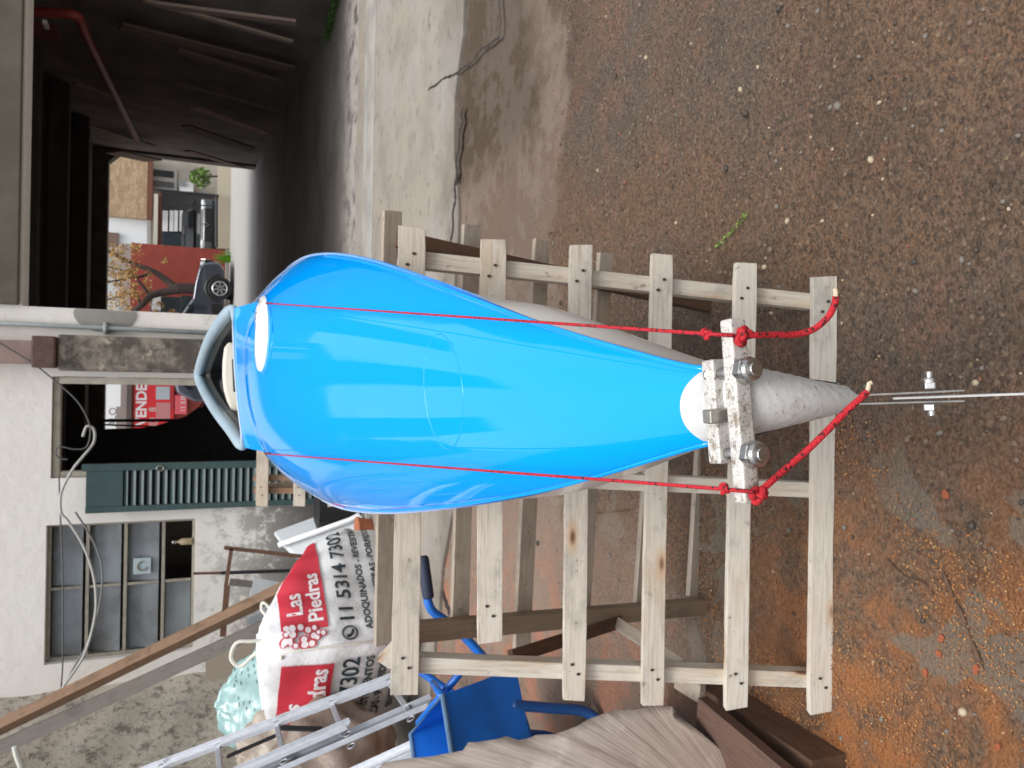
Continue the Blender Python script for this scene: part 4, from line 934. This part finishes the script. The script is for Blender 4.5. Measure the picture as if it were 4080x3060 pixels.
bm_.mix(bm_.rng(bm_.noise(3, 5), .45, .7, 0, .3), (.5, .47, .43)); bm_.mix(bm_.rng(bm_.xyz()[2], .35, .0, 0, .5), (.3, .24, .2)); bm_.bump(bm_.noise(7, 5), .6, .03)
bgm = bm_.m; bb = mb.build('bag_body', bgm, bag, smooth=True)
mb = MB(); mb.grid(lambda u, v: (lambda p: V3((BCN.x + (p.x - BCN.x) * (1 - v), BCN.y + (p.y - BCN.y) * (1 - v), p.z * (1 - v) + .98 * v + .03 * math.sin(v * 9 + u * 25) * math.sin(math.pi * v))))(bagp(4 * SB * u, bagtop(4 * SB * u))), 90, 12, True); mb.build('bag_top', bgm, bag, smooth=True)
M_BRED = simple('label_red', (.6, .035, .06), .5, var=.3, scale=5, bump=.3, bd=.02); M_BINK = simple('bag_ink', (.02, .035, .045), .6); M_BW = simple('bag_white_ink', (.8, .74, .75), .5, var=.05)
def patch(s0, s1, z0, z1, m, nm='label_panel', lift=.009, shape=None):
    mb = MB(); mb.grid(lambda u, v: (lambda s: bagp(s, min(z0 + (z1 - z0) * v, bagtop(s) * .985), lift))(s0 + (s1 - s0) * u), 50, 30); return mb.build(nm, m, bag, smooth=True)
def btext(body, s, z, size, m, bold=0, sp=1.0, lift=.013, yr=1.0, nm='bag_lettering'):
    vs, fs = text_geo(body, size, bold, sp); mb = MB(); mb.add([bagp(s + v.x, z + v.y * yr, lift) for v in vs], fs); return mb.build(nm, m, bag)
patch(.13, .86, .63, .90, M_BRED); patch(-.76, -.13, .60, .90, M_BRED)
btext('Las', .22, .77, .13, M_BW, .003); btext('Piedras', .17, .655, .12, M_BW, .003)
btext('Las', -.62, .77, .13, M_BW, .003); btext('Piedras', -.57, .635, .14, M_BW, .004)
btext('11 5314 7302', .14, .47, .125, M_BINK, .0028); btext('011 5314-7302', -.99, .445, .145, M_BINK, .003)
btext('ADOQUINADOS - REVESTIMIENTOS', .09, .365, .06, M_BINK, .0022); btext('LAJAS - PIEDRAS - PORFIDOS', .12, .27, .06, M_BINK, .0022)
btext('S - REVESTIMIENTOS', -.74, .355, .07, M_BINK, .0025); btext('ROCAS - PORFIDOS', -.74, .265, .07, M_BINK, .0025); btext('EN GENERAL', -.62, .17, .06, M_BINK, .002)
# phone badge and splash of stones
mb = MB(); cs, cz = .075, .505
mb.tube([bagp(cs + .045 * math.cos(t), cz + .045 * math.sin(t), .006) for t in [2 * math.pi * k / 24 for k in range(24)]], .005, 6, True); mb.tube(spline([bagp(cs - .02, cz + .02, .007), bagp(cs - .012, cz - .008, .007), bagp(cs + .02, cz - .02, .007)], 5), [.009] * 5 + [.005] + [.009] * 5, 6)
mb.build('phone_badge', M_BINK, bag, smooth=True)
rn = random.Random(5); mb = MB(); mr = MB()
def blob(m_, s, z, a, b, lift): m_.add([bagp(s + a * math.cos(t), z + b * math.sin(t), lift) for t in [2 * math.pi * k / 12 for k in range(12)]], [tuple(range(12))])
for i in range(22):
    s = rn.uniform(.0, .13) + .02; z = rn.uniform(.66, .9); r_ = rn.uniform(.014, .026); blob(mr, s, z, r_ * 1.35, r_ * 1.35, .012 + i * .0001); blob(mb, s, z, r_, r_ * .8, .0145 + i * .0001)
for i in range(16):
    s = rn.uniform(-.86, -.72); z = rn.uniform(.62, .88); r_ = rn.uniform(.014, .026); blob(mr, s, z, r_ * 1.3, r_ * 1.3, .012 + i * .0001); blob(mb, s, z, r_, r_ * .8, .0145 + i * .0001)
mr.build('stone_outline', M_BRED, bag); mb.build('stone_print', M_BW, bag)
M_CORD = simple('white_cord', (.72, .7, .62), .8)
mb = MB(); mb.tube([bagp(-.03 + .03 * math.sin(k * .5), .99 - .2 * k, .012) for k in range(5)], .007, 6)
mb.tube(spline([bagp(-.06, .9, .012), PD(1080, 2555, 4.75), PD(1000, 2555, 4.72), PD(945, 2560, 4.7), PD(922, 2600, 4.7), PD(925, 2635, 4.7), PD(960, 2655, 4.7), PD(1010, 2610, 4.7), PD(1080, 2562, 4.7)], 5), .011, 8)
mb.tube(spline([PD(1090, 2440, 4.8), PD(1050, 2400, 4.82), PD(1042, 2430, 4.82), PD(1070, 2460, 4.8)], 5), .009, 8)
mb.build('tie_cord', M_CORD, bag, smooth=True)

# ---- teal rubbish bag on top of the bulk bag
tb_ = thing('rubbish_bag', PD(960, 2800, 5.3), 'translucent teal plastic rubbish bag bulging behind the white bulk bag', 'bag')
c0 = PD(1085, 2790, 5.45)
def teal(u, v):
    a = 2 * math.pi * u; b = math.pi * (v - .5); r_ = 1 + .06 * math.sin(a * 3 + b * 4) + .05 * math.sin(a * 7 - b * 6) + .03 * math.sin(a * 15 + b * 11)
    return c0 + V3((math.cos(a) * math.cos(b) * .36 * r_, math.sin(a) * math.cos(b) * .26 * r_, math.sin(b) * .34 * r_ * (1 if b > 0 else 1.6)))
mb = MB(); mb.grid(teal, 60, 34, True); tm = Mat('teal_film', (.36, .56, .55), .25, coat=.2); tm.set('Transmission Weight', .15); tm.mix(tm.rng(tm.noise(3, 5), .4, .65, 0, .6), (.48, .66, .66)); tm.bump(tm.noise(6, 5, tm.vec((1, 1, 3))), .5, .03)
tbm = mb.build('film', tm.m, tb_, smooth=True)
mb = MB(); rn = random.Random(2)
for (px, py, w_, h_) in ((1010, 2715, 34, 45), (950, 2752, 28, 30), (985, 2845, 36, 18), (1000, 2610, 30, 14)):
    for k in range(16):
        d = ray(px + rn.uniform(-w_, w_), py + rn.uniform(-h_, h_)); p = None
        best = 1e9; 
        A = CAM + d * 5.02; mb.add([A + V3((-.012, 0, -.003)), A + V3((.012, 0, -.003)), A + V3((.012, 0, .003)), A + V3((-.012, 0, .003))], [(0, 1, 2, 3)])
# the printed marks follow the film: project them onto the bag from the front
def onfilm(p):
    q = p - c0; best = None
    for i in range(40):
        for j in range(24):
            t = teal(i / 40, j / 24)
            if t.y < c0.y:
                e = (t.x - p.x) ** 2 + (t.z - p.z) ** 2
                if best is None or e < best[0]: best = (e, t)
    return best[1]
out = MB()
for i in range(0, len(mb.v), 4):
    cc = sum(mb.v[i:i + 4], V3((0, 0, 0))) / 4; t = onfilm(cc) + V3((0, -.012, .004)); out.add([t + (q - cc) for q in mb.v[i:i + 4]], [(0, 1, 2, 3)])
out.build('printed_mark', simple('teal_ink', (.06, .13, .14), .6), tbm)
# dusty sack lying in front of it
sk = thing('dusty_sack', PD(1150, 2960, 4.9), 'dusty beige plastic sack slumped behind the ladder, left of the bulk bag', 'sack')
c1 = PD(1130, 2985, 4.95)
mb = MB(); mb.grid(lambda u, v: c1 + V3((math.cos(6.283 * u) * math.cos(math.pi * (v - .5)) * .3, math.sin(6.283 * u) * math.cos(math.pi * (v - .5)) * .2, math.sin(math.pi * (v - .5)) * .26)) * (1 + .1 * math.sin(u * 25 + v * 13) + .06 * math.sin(u * 50 - v * 31)), 50, 26, True)
mb.build('sack_body', simple('dusty_film', (.4, .34, .28), .5, var=.5, scale=9, bump=.7, bd=.03), sk, smooth=True)
c2 = PD(1330, 3080, 4.6)
mb = MB(); mb.grid(lambda u, v: c2 + V3((math.cos(6.283 * u) * math.cos(math.pi * (v - .5)) * .42, math.sin(6.283 * u) * math.cos(math.pi * (v - .5)) * .3, math.sin(math.pi * (v - .5)) * .36)) * (1 + .1 * math.sin(u * 25 + v * 13) + .05 * math.sin(u * 44 - v * 31)), 50, 26, True)
tag(mb.build('dusty_sack', simple('grimy_film', (.27, .21, .17), .5, var=.6, scale=8, bump=.7, bd=.03), org=c2 - V3((0, 0, .4)), smooth=True), 'grimy brown sack at the far left below the ladder', 'sack')

# ---- long timbers leaning on the wall
def timber(A, B, w_, t_, n, m, label):
    o = board('timber_beam', A, B, w_, t_, n, m, None, .02); return tag(o, label, 'timber', 'long timbers leaning on the left wall')
timber(PD(1190, 2318, 6.0), PD(-170, 2978, 5.6), .085, .085, V3((.75, -.75, .9)), M_BROWNW, 'upper brown squared timber slanting across the window corner')
timber(PD(1150, 2452, 6.0), PD(-170, 3058, 5.5), .1, .05, V3((.1, -1, .2)), M_GREYW, 'lower grey timber slanting parallel under the brown one')

# ---- aluminium ladder
M_AL = simple('ladder_aluminium', (.5, .52, .56), .4, .5, var=.25, scale=30); M_ALD = simple('ladder_channel', (.23, .24, .27), .5, .4)
ld = thing('aluminium_ladder', PD(1640, 2800, 3.5), 'aluminium extension ladder leaning in front of the bags, upper left of the wheelbarrow', 'ladder')
A1, A2 = PD(1570, 2708, 3.75), PD(300, 3185, 3.95); B1, B2 = PD(1716, 2800, 3.36), PD(420, 3360, 3.5)
nl = (A2 - A1).cross(B1 - A1).normalized(); nl = nl if nl.dot(FW) < 0 else -nl
def rail(P, Q, w_=.074, d=.028):
    mb = MB(); mb.beam(P, Q, w_ * .12, d, nl); u = (Q - P).normalized(); s_ = u.cross(nl).normalized()
    for sg_ in (-1, 1): mb.beam(P + nl * sg_ * w_ * .0, Q, .004, d, nl)
    mb = MB(); mb.beam(P, Q, w_, .004, nl, 1)
    for sg_ in (-1, 1): mb.beam(P + s_ * sg_ * w_ / 2 + nl * .010, Q + s_ * sg_ * w_ / 2 + nl * .010, .005, .024, nl)
    return mb
rail(A1, A2).build('rail', [M_AL, M_AL], ld, bevel=.001); rB = rail(B1, B2).build('rail', [M_AL, M_ALD], ld, bevel=.001)
for px, py, qx, qy in ((1545, 2712, 1625, 2828), (1320, 2800, 1370, 2925), (1100, 2880, 1135, 3030), (868, 2970, 880, 3090), (640, 3050, 660, 3200)):
    t = (A2 - A1); n1 = nl; P = PP(px, py, A1, nl); Q = PP(qx, qy, A1, nl); mb = MB(); mb.beam(P, Q, .024, .024, nl); mb.build('rung', M_AL, ld, bevel=.003)
C1, C2 = B1 + nl * .05 + (B2 - B1) * .22, B2 + nl * .05
mb = rail(C1 + V3((0, 0, .012)), C2 + V3((0, 0, .012)), .055); mb.build('fly_rail', [M_AL, M_AL], ld, bevel=.001)
for px, py in ((1637, 2864), (1384, 2925), (1400, 2972), (1131, 3035)):
    c = PP(px, py, B1 + nl * .052, nl); u = (B2 - B1).normalized(); s_ = u.cross(nl); mb = MB()
    mb.tube([c + (u * math.cos(a) + s_ * math.sin(a)) * .016 for a in [k * .5236 for k in range(12)]], .003, 6, True); mb.prism([c + (u * math.cos(a) + s_ * math.sin(a)) * .0125 for a in [k * .7854 for k in range(8)]], nl * .001, 1); mb.build('rung_socket', [M_AL, M_BLACK], rB)
mb = rail(PD(1690, 2970, 3.1), PD(1380, 3110, 3.2), .09); o = mb.build('metal_channel', [M_AL, M_AL], org=PD(1690, 2970, 3.1), bevel=.001); tag(o, 'short pale metal channel under the ladder, left of the wheelbarrow tray', 'channel')
mb = MB(); mb.beam(PD(905, 3015, 4.1), PD(1100, 2930, 4.15), .03, .01, nl); mb.beam(PD(1115, 2900, 4.15), PD(1280, 2905, 4.1), .035, .01, nl); tag(mb.build('black_strap', M_BLACK, org=PD(905, 3015, 4.1)), 'black straps hanging behind the ladder rungs', 'strap')

# ---- blue wheelbarrow
M_BLUE = simple('wheelbarrow_blue', (.005, .15, .6), .4, var=.75, scale=5, bump=.3, bd=.006); M_BLUEW = simple('rim_worn_blue', (.1, .2, .33), .5, var=.6, scale=30); M_RUB = simple('dark_grip', (.02, .03, .06), .7)
wb = thing('wheelbarrow', (-1.25, 2.65, 0), 'blue steel wheelbarrow standing behind the trestle at its left end', 'wheelbarrow')
Aw = PD(1782, 2768, 2.6); e1 = V3((-.80, -.6, 0)); e2 = V3((-.60, .8, 0)); Z = V3((0, 0, 1)); Aw.z = .60
def wbp(a, b, z): return V3((Aw.x, Aw.y, 0)) + e1 * a + e2 * b + Z * z
LN, WD_ = .82, .50
top = [wbp(0, 0, .60), wbp(LN, 0, .60), wbp(LN, WD_, .60), wbp(0, WD_, .60)]
bot = [wbp(-.07, .05, .30), wbp(LN - .25, .07, .30), wbp(LN - .25, WD_ - .07, .30), wbp(-.07, WD_ - .05, .30)]
mb = MB(); mb.add(top + bot, [(0, 1, 5, 4), (1, 2, 6, 5), (2, 3, 7, 6), (3, 0, 4, 7), (4, 5, 6, 7)]); mb.build('tray', M_BLUE, wb, solid=.006, bevel=.004)
mb = MB(); mb.tube(top, .009, 8, True); mb.build('tray_rim', M_BLUEW, wb, smooth=False)
for b in (.1, WD_ - .1):
    far = (wbp(-.10, b, .50), wbp(-.22, b, .56)); mb = MB()
    end = wbp(-.56, b - (.02 if b < .2 else 0), .64)
    o2 = (b - .1) * .12; near = b < .2
    hp_ = [wbp(LN + .05, WD_ / 2 + (b - WD_ / 2) * .3, .2), wbp(.5, b, .28), wbp(.05, b, .30), wbp(-.139, b - .08 * (1 if near else -1), .44), wbp(-.242, b - .107 * (1 if near else -1), .54), wbp(-.30, b - .13 * (1 if near else -1), .605), wbp(-.42, b - .197 * (1 if near else -1), .622)]
    end = hp_[-1]; mb.tube(spline(hp_, 6), .016, 12); mb.build('handle_tube', M_BLUE, wb, smooth=True)
    u = (end - hp_[-2]).normalized(); mb = MB(); mb.tube([end - u * .11, end - u * .1, end + u * .03, end + u * .04], [.019, .021, .021, .015], 14); mb.build('grip', M_RUB, wb, smooth=True)
mb = MB(); mb.tube([wbp(-.12, .08, .46), wbp(-.02, WD_ - .06, .58)], .014, 10); mb.build('cross_tube', M_BLUE, wb, smooth=True)
mb = MB(); mb.tube([wbp(-.02, .08, .58), wbp(-.16, WD_ - .06, .5)], .014, 10); mb.build('cross_tube', M_BLUE, wb, smooth=True)
M_BLUED = simple('leg_blue', (.006, .06, .22), .45)
for b in (.06, WD_ - .08):
    mb = MB(); mb.tube(spline([wbp(.05, b, .34), wbp(.08, b, .2), wbp(.11, b, .07), wbp(.17, b, .018), wbp(.3, b, .018), wbp(.38, b, .08), wbp(.44, b, .2), wbp(.48, b, .34)], 6), .019, 10); mb.build('leg', M_BLUED, wb, smooth=True)
cw = wbp(LN + .02, WD_ / 2, .19)
mb = MB(); mb.tube([cw + (e1 * math.cos(a) + Z * math.sin(a)) * .15 for a in [2 * math.pi * k / 28 for k in range(28)]], .038, 12, True); wl = mb.build('tyre', M_RUB, wb, smooth=True)
mb = MB(); mb.lathe(cw - e2 * .03, e2, [(0, .03), (.005, .125), (.055, .125), (.06, .03)], 24); mb.build('wheel_rim', M_BLUEW, wl)

# ---- weathered sheet of ply in the near left corner, and the dark timbers beside it
ply = Mat('weathered_ply', (.3, .255, .22), .8); pv = ply.vec((1.2, 13, 1), 'UV'); pg = ply.noise(2.2, 8, pv, .65, .4); pf_ = ply.noise(2, 7, ply.vec((1.0, 48, 1), 'UV'), .6, .5)
ply.mix(ply.rng(pg, .42, .7, 0, .5), (.15, .12, .1)); ply.mix(ply.rng(ply.noise(2, 5, ply.vec((1, 5, 5))), .52, .66, 0, .6), (.42, .37, .32)); ply.mix(ply.rng(ply.noise(1.6, 4), .55, .7, 0, .5), (.16, .085, .05)); ply.mix(ply.rng(pf_, .5, .66, 0, .4), (.14, .11, .09)); ru_ = ply.n('ShaderNodeSeparateXYZ'); ply.t.links.new(ply.tc.outputs['UV'], ru_.inputs[0]); ply.mix(ply.rng(ru_.outputs[0], .55, .15, 0, .55), (.2, .13, .1)); ply.mix(ply.rng(ply.noise(5, 6, ply.vec((1, 4, 1), 'UV')), .5, .66, 0, .5), (.12, .085, .065)); ply.bump(pg, .5, .012); ply.bump(pf_, .4, .004)
tops = [(1500, 3075), (1535, 3040), (1640, 3022), (1720, 3015), (1800, 2998), (1845, 2990), (1870, 2958), (1900, 2958), (1990, 2945), (2020, 2935), (2070, 2950), (2110, 2940), (2140, 2928), (2215, 2925), (2300, 2895), (2350, 2868), (2400, 2848), (2450, 2832), (2530, 2830), (2600, 2812), (2680, 2815), (2690, 2850), (2800, 2925), (2900, 3010), (2960, 3075)]
def sheet_plane(px, py): return PP(px, py, V3((-1.0, 1.75, .45)), V3((.5, -.62, .6)).normalized())
ps = [sheet_plane(*p) for p in tops]; SN = V3((.5, -.62, .6)).normalized()
low = [sheet_plane(3250, 3420), sheet_plane(2200, 3640), sheet_plane(1500, 3420)]
pl_ = thing('weathered_board', ps[12] - V3((0, 0, ps[12].z)), 'weathered grey delaminated board with ragged top edge in the near left corner', 'board')
# a fine relief grid inside the traced outline, each strip a ply lamination
mb = MB(); K = 14; NP = len(ps)
def edge_low(i): return low[2] + (low[0] - low[2]) * (i / (NP - 1))
mb.v = [ps[i] + (edge_low(i) - ps[i]) * (k / K) + SN * (.004 * math.sin(i * .9 + k * .25) + (.004 if k == 0 and i % 3 == 0 else 0)) for i in range(NP) for k in range(K + 1)]
mb.f = [(i * (K + 1) + k, (i + 1) * (K + 1) + k, (i + 1) * (K + 1) + k + 1, i * (K + 1) + k + 1) for i in range(NP - 1) for k in range(K)]; mb.mi = [0] * len(mb.f)
o = mb.build('sheet', ply.m, pl_, smooth=True, solid=.012)
uvl = o.data.uv_layers.new(name='grain'); fc = sheet_plane(3050, 3341); eu = (sheet_plane(2000, 3341) - fc).normalized(); ev = SN.cross(eu)
for lp in o.data.loops:
    q = o.data.vertices[lp.vertex_index].co + pl_.location - fc; uvl.data[lp.index].uv = (q.length, math.atan2(q.dot(ev), q.dot(eu)) * .9)
def g0(px, py, z=0.0): return PZ(px, py, z)
o = board('dark_beam', PZ(2720, 2735, .05), PZ(3300, 3130, .05), .13, .1, Z, M_DARKW, None, .02); tag(o, 'dark brown beam lying on the ground beside the weathered board', 'timber')
o = board('red_plank', PZ(2790, 2890, .16), PZ(3200, 3260, .16), .16, .03, Z, wood('reddish_plank', (.12, .065, .045), (.045, .025, .018), .9, .8), None, .02); tag(o, 'reddish brown plank lying over the dark beam in the near left corner', 'plank')
o = board('grey_offcut', PZ(2700, 2705, .11), PZ(2800, 2765, .11), .05, .02, Z, M_PINE2, None, .05); tag(o, 'small grey offcut lying under the lower left end of the trestle', 'offcut')

# ---- white tub, frame and panels by the far wall
tubm = simple('white_plastic', (.66, .7, .73), .35, var=.1)
tu = thing('plastic_tub', PY(1440, 2130, 6.6), 'white plastic trough leaning on its side against the mouldy wall right of the bag', 'tub')
mb = MB(); o_ = [PY(1118, 2170, 6.9), PY(1420, 2060, 6.7), PY(1458, 2120, 6.6), PY(1450, 2230, 6.6), PY(1180, 2230, 6.8)]
mb.prism(o_, V3((.05, .35, .05))); fixn(mb.build('tub_body', tubm, tu, bevel=.03, seg=4))
mb = MB(); mb.tube([PY(1110, 2172, 6.86), PY(1395, 2072, 6.66), PY(1425, 2052, 6.64), PY(1450, 2085, 6.6), PY(1462, 2150, 6.56)], .025, 10); mb.build('tub_rim', simple('white_rim', (.78, .8, .82), .3), tu, smooth=True)
p = PY(1530, 2120, 6.25); mb = MB(); mb.lathe((p.x, p.y + .1, 0.001), (0, 0, 1), [(0, .08), (.02, .09), (.12, .11), (.14, .12), (.15, .12)], 28); tag(mb.build('clay_pot', simple('terracotta', (.4, .13, .06), .8, var=.4), org=(p.x, p.y + .1, 0), smooth=False), 'orange clay pot behind the white trough near the hull', 'pot')
p = PY(1420, 2020, 6.9); mb = MB(); mb.lathe((p.x, p.y, 0.001), (0, 0, 1), [(0, .16), (.02, .17), (.38, .2), (.4, .2)], 28); tag(mb.build('black_bucket', M_BLACK, org=(p.x, p.y, 0)), 'black bucket in shade behind the white trough', 'bucket')
rf = thing('rusty_frame', PY(1200, 2250, 6.3), 'rusty thin metal frame leaning against the wall behind the bag', 'frame')
M_RUST = simple('rust', (.14, .07, .04), .85, var=.6, scale=30)
for (a, b, r_) in (((893, 2182), (1250, 2222), .014), ((922, 2185), (900, 2335), .014), ((905, 2335), (888, 2535), .022)):
    mb = MB(); A, B = PY(*a, 6.3), PY(*b, 6.3); mb.beam(A, B, r_ * 2, r_ * 1.2, (0, -1, 0)); mb.build('frame_bar', M_RUST, rf)
mb = MB(); A, B = PY(915, 2318, 6.35), PY(1005, 2328, 6.35); mb.beam(A, B, .05, .02, (0, -1, 0)); mb.build('frame_stub', M_GREYW, rf)
mb = MB(); mb.tube([PY(770, 2285, 7.3), PY(880, 2283, 7.3)], .012, 8); mb.build('pipe_end', M_RUST, rf)
mb = MB(); mb.tube([PY(880, 2283, 7.3), PY(1215, 2272, 7.3)], .016, 8); tag(mb.build('black_hose', M_BLACK, org=PY(1215, 2272, 7.3)), 'thin black pipe running down the wall below the window', 'pipe')
wp = [((1010, 2300), (1160, 2330), (1160, 2500), (985, 2420), 6.45, 'white panel leaning behind the brown timber'), ((985, 2460), (1080, 2420), (1090, 2520), (1000, 2545), 6.4, 'small white board between the two timbers'), ((815, 2590), (1010, 2560), (1020, 2700), (820, 2710), 6.9, 'pale cardboard sheet standing behind the teal bag')]
for k, (a, b, c, d, Y, lb) in enumerate(wp):
    mb = MB(); mb.prism([PY(*q, Y) for q in (a, b, c, d)], (0, .012, 0)); tag(fixn(mb.build('leaning_sheet', [tubm, tubm, simple('pale_card', (.45, .38, .3), .8)][k], org=PY(*c, Y), bevel=.002)), lb, 'sheet')

# ================================================================== GROUND LITTER
# pebbles set in the wet ground
def ico(mb, c, r, sq, rn, mi=0):
    t = (1 + 5 ** .5) / 2; vs = [(-1, t, 0), (1, t, 0), (-1, -t, 0), (1, -t, 0), (0, -1, t), (0, 1, t), (0, -1, -t), (0, 1, -t), (t, 0, -1), (t, 0, 1), (-t, 0, -1), (-t, 0, 1)]
    fs = [(0, 11, 5), (0, 5, 1), (0, 1, 7), (0, 7, 10), (0, 10, 11), (1, 5, 9), (5, 11, 4), (11, 10, 2), (10, 7, 6), (7, 1, 8), (3, 9, 4), (3, 4, 2), (3, 2, 6), (3, 6, 8), (3, 8, 9), (4, 9, 5), (2, 4, 11), (6, 2, 10), (8, 6, 7), (9, 8, 1)]
    a = rn.uniform(0, 6.28); ca, sa = math.cos(a), math.sin(a); e = rn.uniform(.6, 1); out = []
    for x, y, z in vs:
        x *= r / 1.9; y *= r * e / 1.9; z *= r * sq / 1.9; out.append((c.x + x * ca - y * sa, c.y + x * sa + y * ca, c.z + z))
    mb.add(out, fs, mi)
rn = random.Random(9); mb = MB()
for i in range(5200):
    y = .55 + 2.6 * rn.random() ** 1.1; x = rn.uniform(-1.9, 2.4) * (.4 + y * .35)
    if x < -.1 and rn.random() < .7: continue
    r_ = min(.014, .002 + rn.expovariate(1 / .0022)); k = rn.random()
    ico(mb, V3((x, y, r_ * .12)), r_, .7, rn, 0 if k < .5 else 1 if k < .72 else 2 if k < .88 else 3 if k < .95 else 4)
o = mb.build('pebbles', [simple('stone_brown', (.15, .1, .07), .6), simple('stone_grey', (.16, .14, .115), .6), simple('stone_dark', (.05, .038, .03), .6), simple('stone_cream', (.42, .34, .23), .6), simple('stone_red', (.2, .085, .05), .6)], smooth=True)
tag(o, 'small stones bedded in the wet ground', 'pebbles', kind='stuff')
# sawdust and bark crumbs
mb = MB()
for i in range(62000):
    y = .45 + 1.65 * rn.random(); x = -1.75 + 1.75 * rn.random() ** 1.0
    dn = math.sin(x * 7 + 1.3) * math.sin(y * 6 + x * 2) + .6 * math.sin(x * 15 - y * 11) + 1.4 * (-(x + .45)) - max(0, (y - 1.5)) * .8 + .3
    if dn < rn.random() * 1.1: continue
    s = rn.uniform(.001, .0034); a = rn.uniform(0, 6.28); u = V3((math.cos(a), math.sin(a), rn.uniform(-.3, .3))) * s; v = V3((-math.sin(a), math.cos(a), rn.uniform(-.5, .5))) * s * rn.uniform(.4, .9); c = V3((x, y, .002 + rn.random() * .0025))
    mb.add([c - u, c + v, c + u, c - v, c + V3((0, 0, s * .6))], [(0, 1, 4), (1, 2, 4), (2, 3, 4), (3, 0, 4)], 0 if rn.random() < .6 else 1 if rn.random() < .6 else 2)
o = mb.build('sawdust', [simple('dust_orange', (.4, .17, .055), .8), simple('dust_brown', (.17, .065, .03), .8), simple('dust_pale', (.46, .27, .11), .8)])
tag(o, 'orange sawdust and bark crumbs strewn over the left of the ground', 'sawdust', kind='stuff')
def litter(name, pts, r, m, label, cat, z=.004):
    mb = MB(); q = spline([PZ(a, b, z) for a, b in pts], 5); mb.tube(q, [r * (.6 + .4 * math.sin(i * .9)) for i in range(len(q))], 7); return tag(mb.build(name, m, org=q[0]), label, cat)
litter('twig', [(3755, 2280), (3800, 2380), (3840, 2470), (3885, 2590), (3920, 2672)], .006, M_DARKW, 'long dark stick lying on the sawdust near the bottom left', 'stick')
litter('twig', [(3532, 2225), (3600, 2290), (3680, 2320), (3718, 2370)], .0025, M_DARKW, 'thin faint twig on the bare ground beside the long stick', 'stick')
mb = MB(); cpt = PZ(2890, 900, .006)
for a in range(26):
    t = a / 25; c = PZ(2855 + 120 * t, 985 - 130 * t, .008); leaves(mb, c, .008, 2, .006, sq=.4)
tag(mb.build('green_sprig', simple('sprig_green', (.2, .33, .06), .6, var=.4), org=cpt), 'small green mossy sprig lying on the wet ground right of the trestle', 'sprig')
for k, (px, py, s, m) in enumerate(((3752, 2540, .012, 0), (3745, 2605, .011, 0), (3890, 2665, .012, 1), (3980, 2975, .010, 0), (3770, 1970, .012, 0), (3690, 2680, .01, 0))):
    c = PZ(px, py, .001); mb = MB(); nn = 5; mb.prism([c + V3((math.cos(a) * s * rn.uniform(.6, 1.1), math.sin(a) * s * rn.uniform(.5, .9), 0)) for a in [6.283 * q / nn + rn.uniform(-.4, .4) for q in range(nn)]], (0, 0, .003))
    tag(mb.build('brick_chip', simple('brick_chip%d' % k, (.26, .07, .03), .9), org=c), ['orange brick chip left of the long stick, upper of two', 'curved orange chip just below the first brick chip', 'orange chip touching the lower end of the long stick', 'orange chip at the bottom left corner of the ground', 'flat reddish chip on the bare ground below the rudder', 'small orange chip beside the middle of the long stick'][k], 'chip', 'orange brick chips on the ground')
litter('thin_rod', [(2335, 2046), (2420, 2040), (2508, 2032)], .004, M_DARKW, 'thin brown rod lying on the ground behind the third trestle slat', 'rod')
crk = MB(); q = spline([PZ(a, b, .004) for a, b in ((1660, 2080), (1700, 2160), (1725, 2250), (1760, 2350), (1790, 2440), (1830, 2500))], 6)
for i in range(len(q) - 1):
    t = (q[i + 1] - q[i]).normalized(); s2 = V3((-t.y, t.x, 0)) * .03 * (.5 + .5 * random.random()); crk.add([q[i] - s2, q[i] + s2, q[i + 1] + s2, q[i + 1] - s2], [(0, 1, 2, 3)])
tag(crk.build('floor_crack', M_GRIT, org=q[0]), 'dark mossy gap in the ground behind the trestle, beside the bag', 'crack')
mb = MB()
for k in range(90): leaves(mb, PZ(1715 + rn.gauss(0, 14), 2215 + rn.gauss(0, 30), .012), .012, 2, .008)
tag(mb.build('moss', simple('moss_dark', (.06, .1, .02), .8), org=PZ(1715, 2215, 0)), 'small moss tuft in the dark gap behind the trestle', 'moss', kind='stuff')
# moss against the passage foot
mb = MB()
for k in range(420):
    t = rn.random(); c = PZ(1345 - 40 * t + rn.uniform(-4, 8), 0 + 160 * t, .02); mb2 = c + V3((rn.uniform(-.05, .05), rn.uniform(-.05, .05), rn.uniform(0, .05))); leaves(mb, mb2, .02, 2, .016)
tag(mb.build('moss', simple('moss_green', (.06, .14, .02), .8, var=.5, scale=30), org=PZ(1340, 40, 0)), 'green moss creeping along the foot of the passage wall', 'moss', kind='stuff')
print('TOTAL', len(bpy.data.objects))
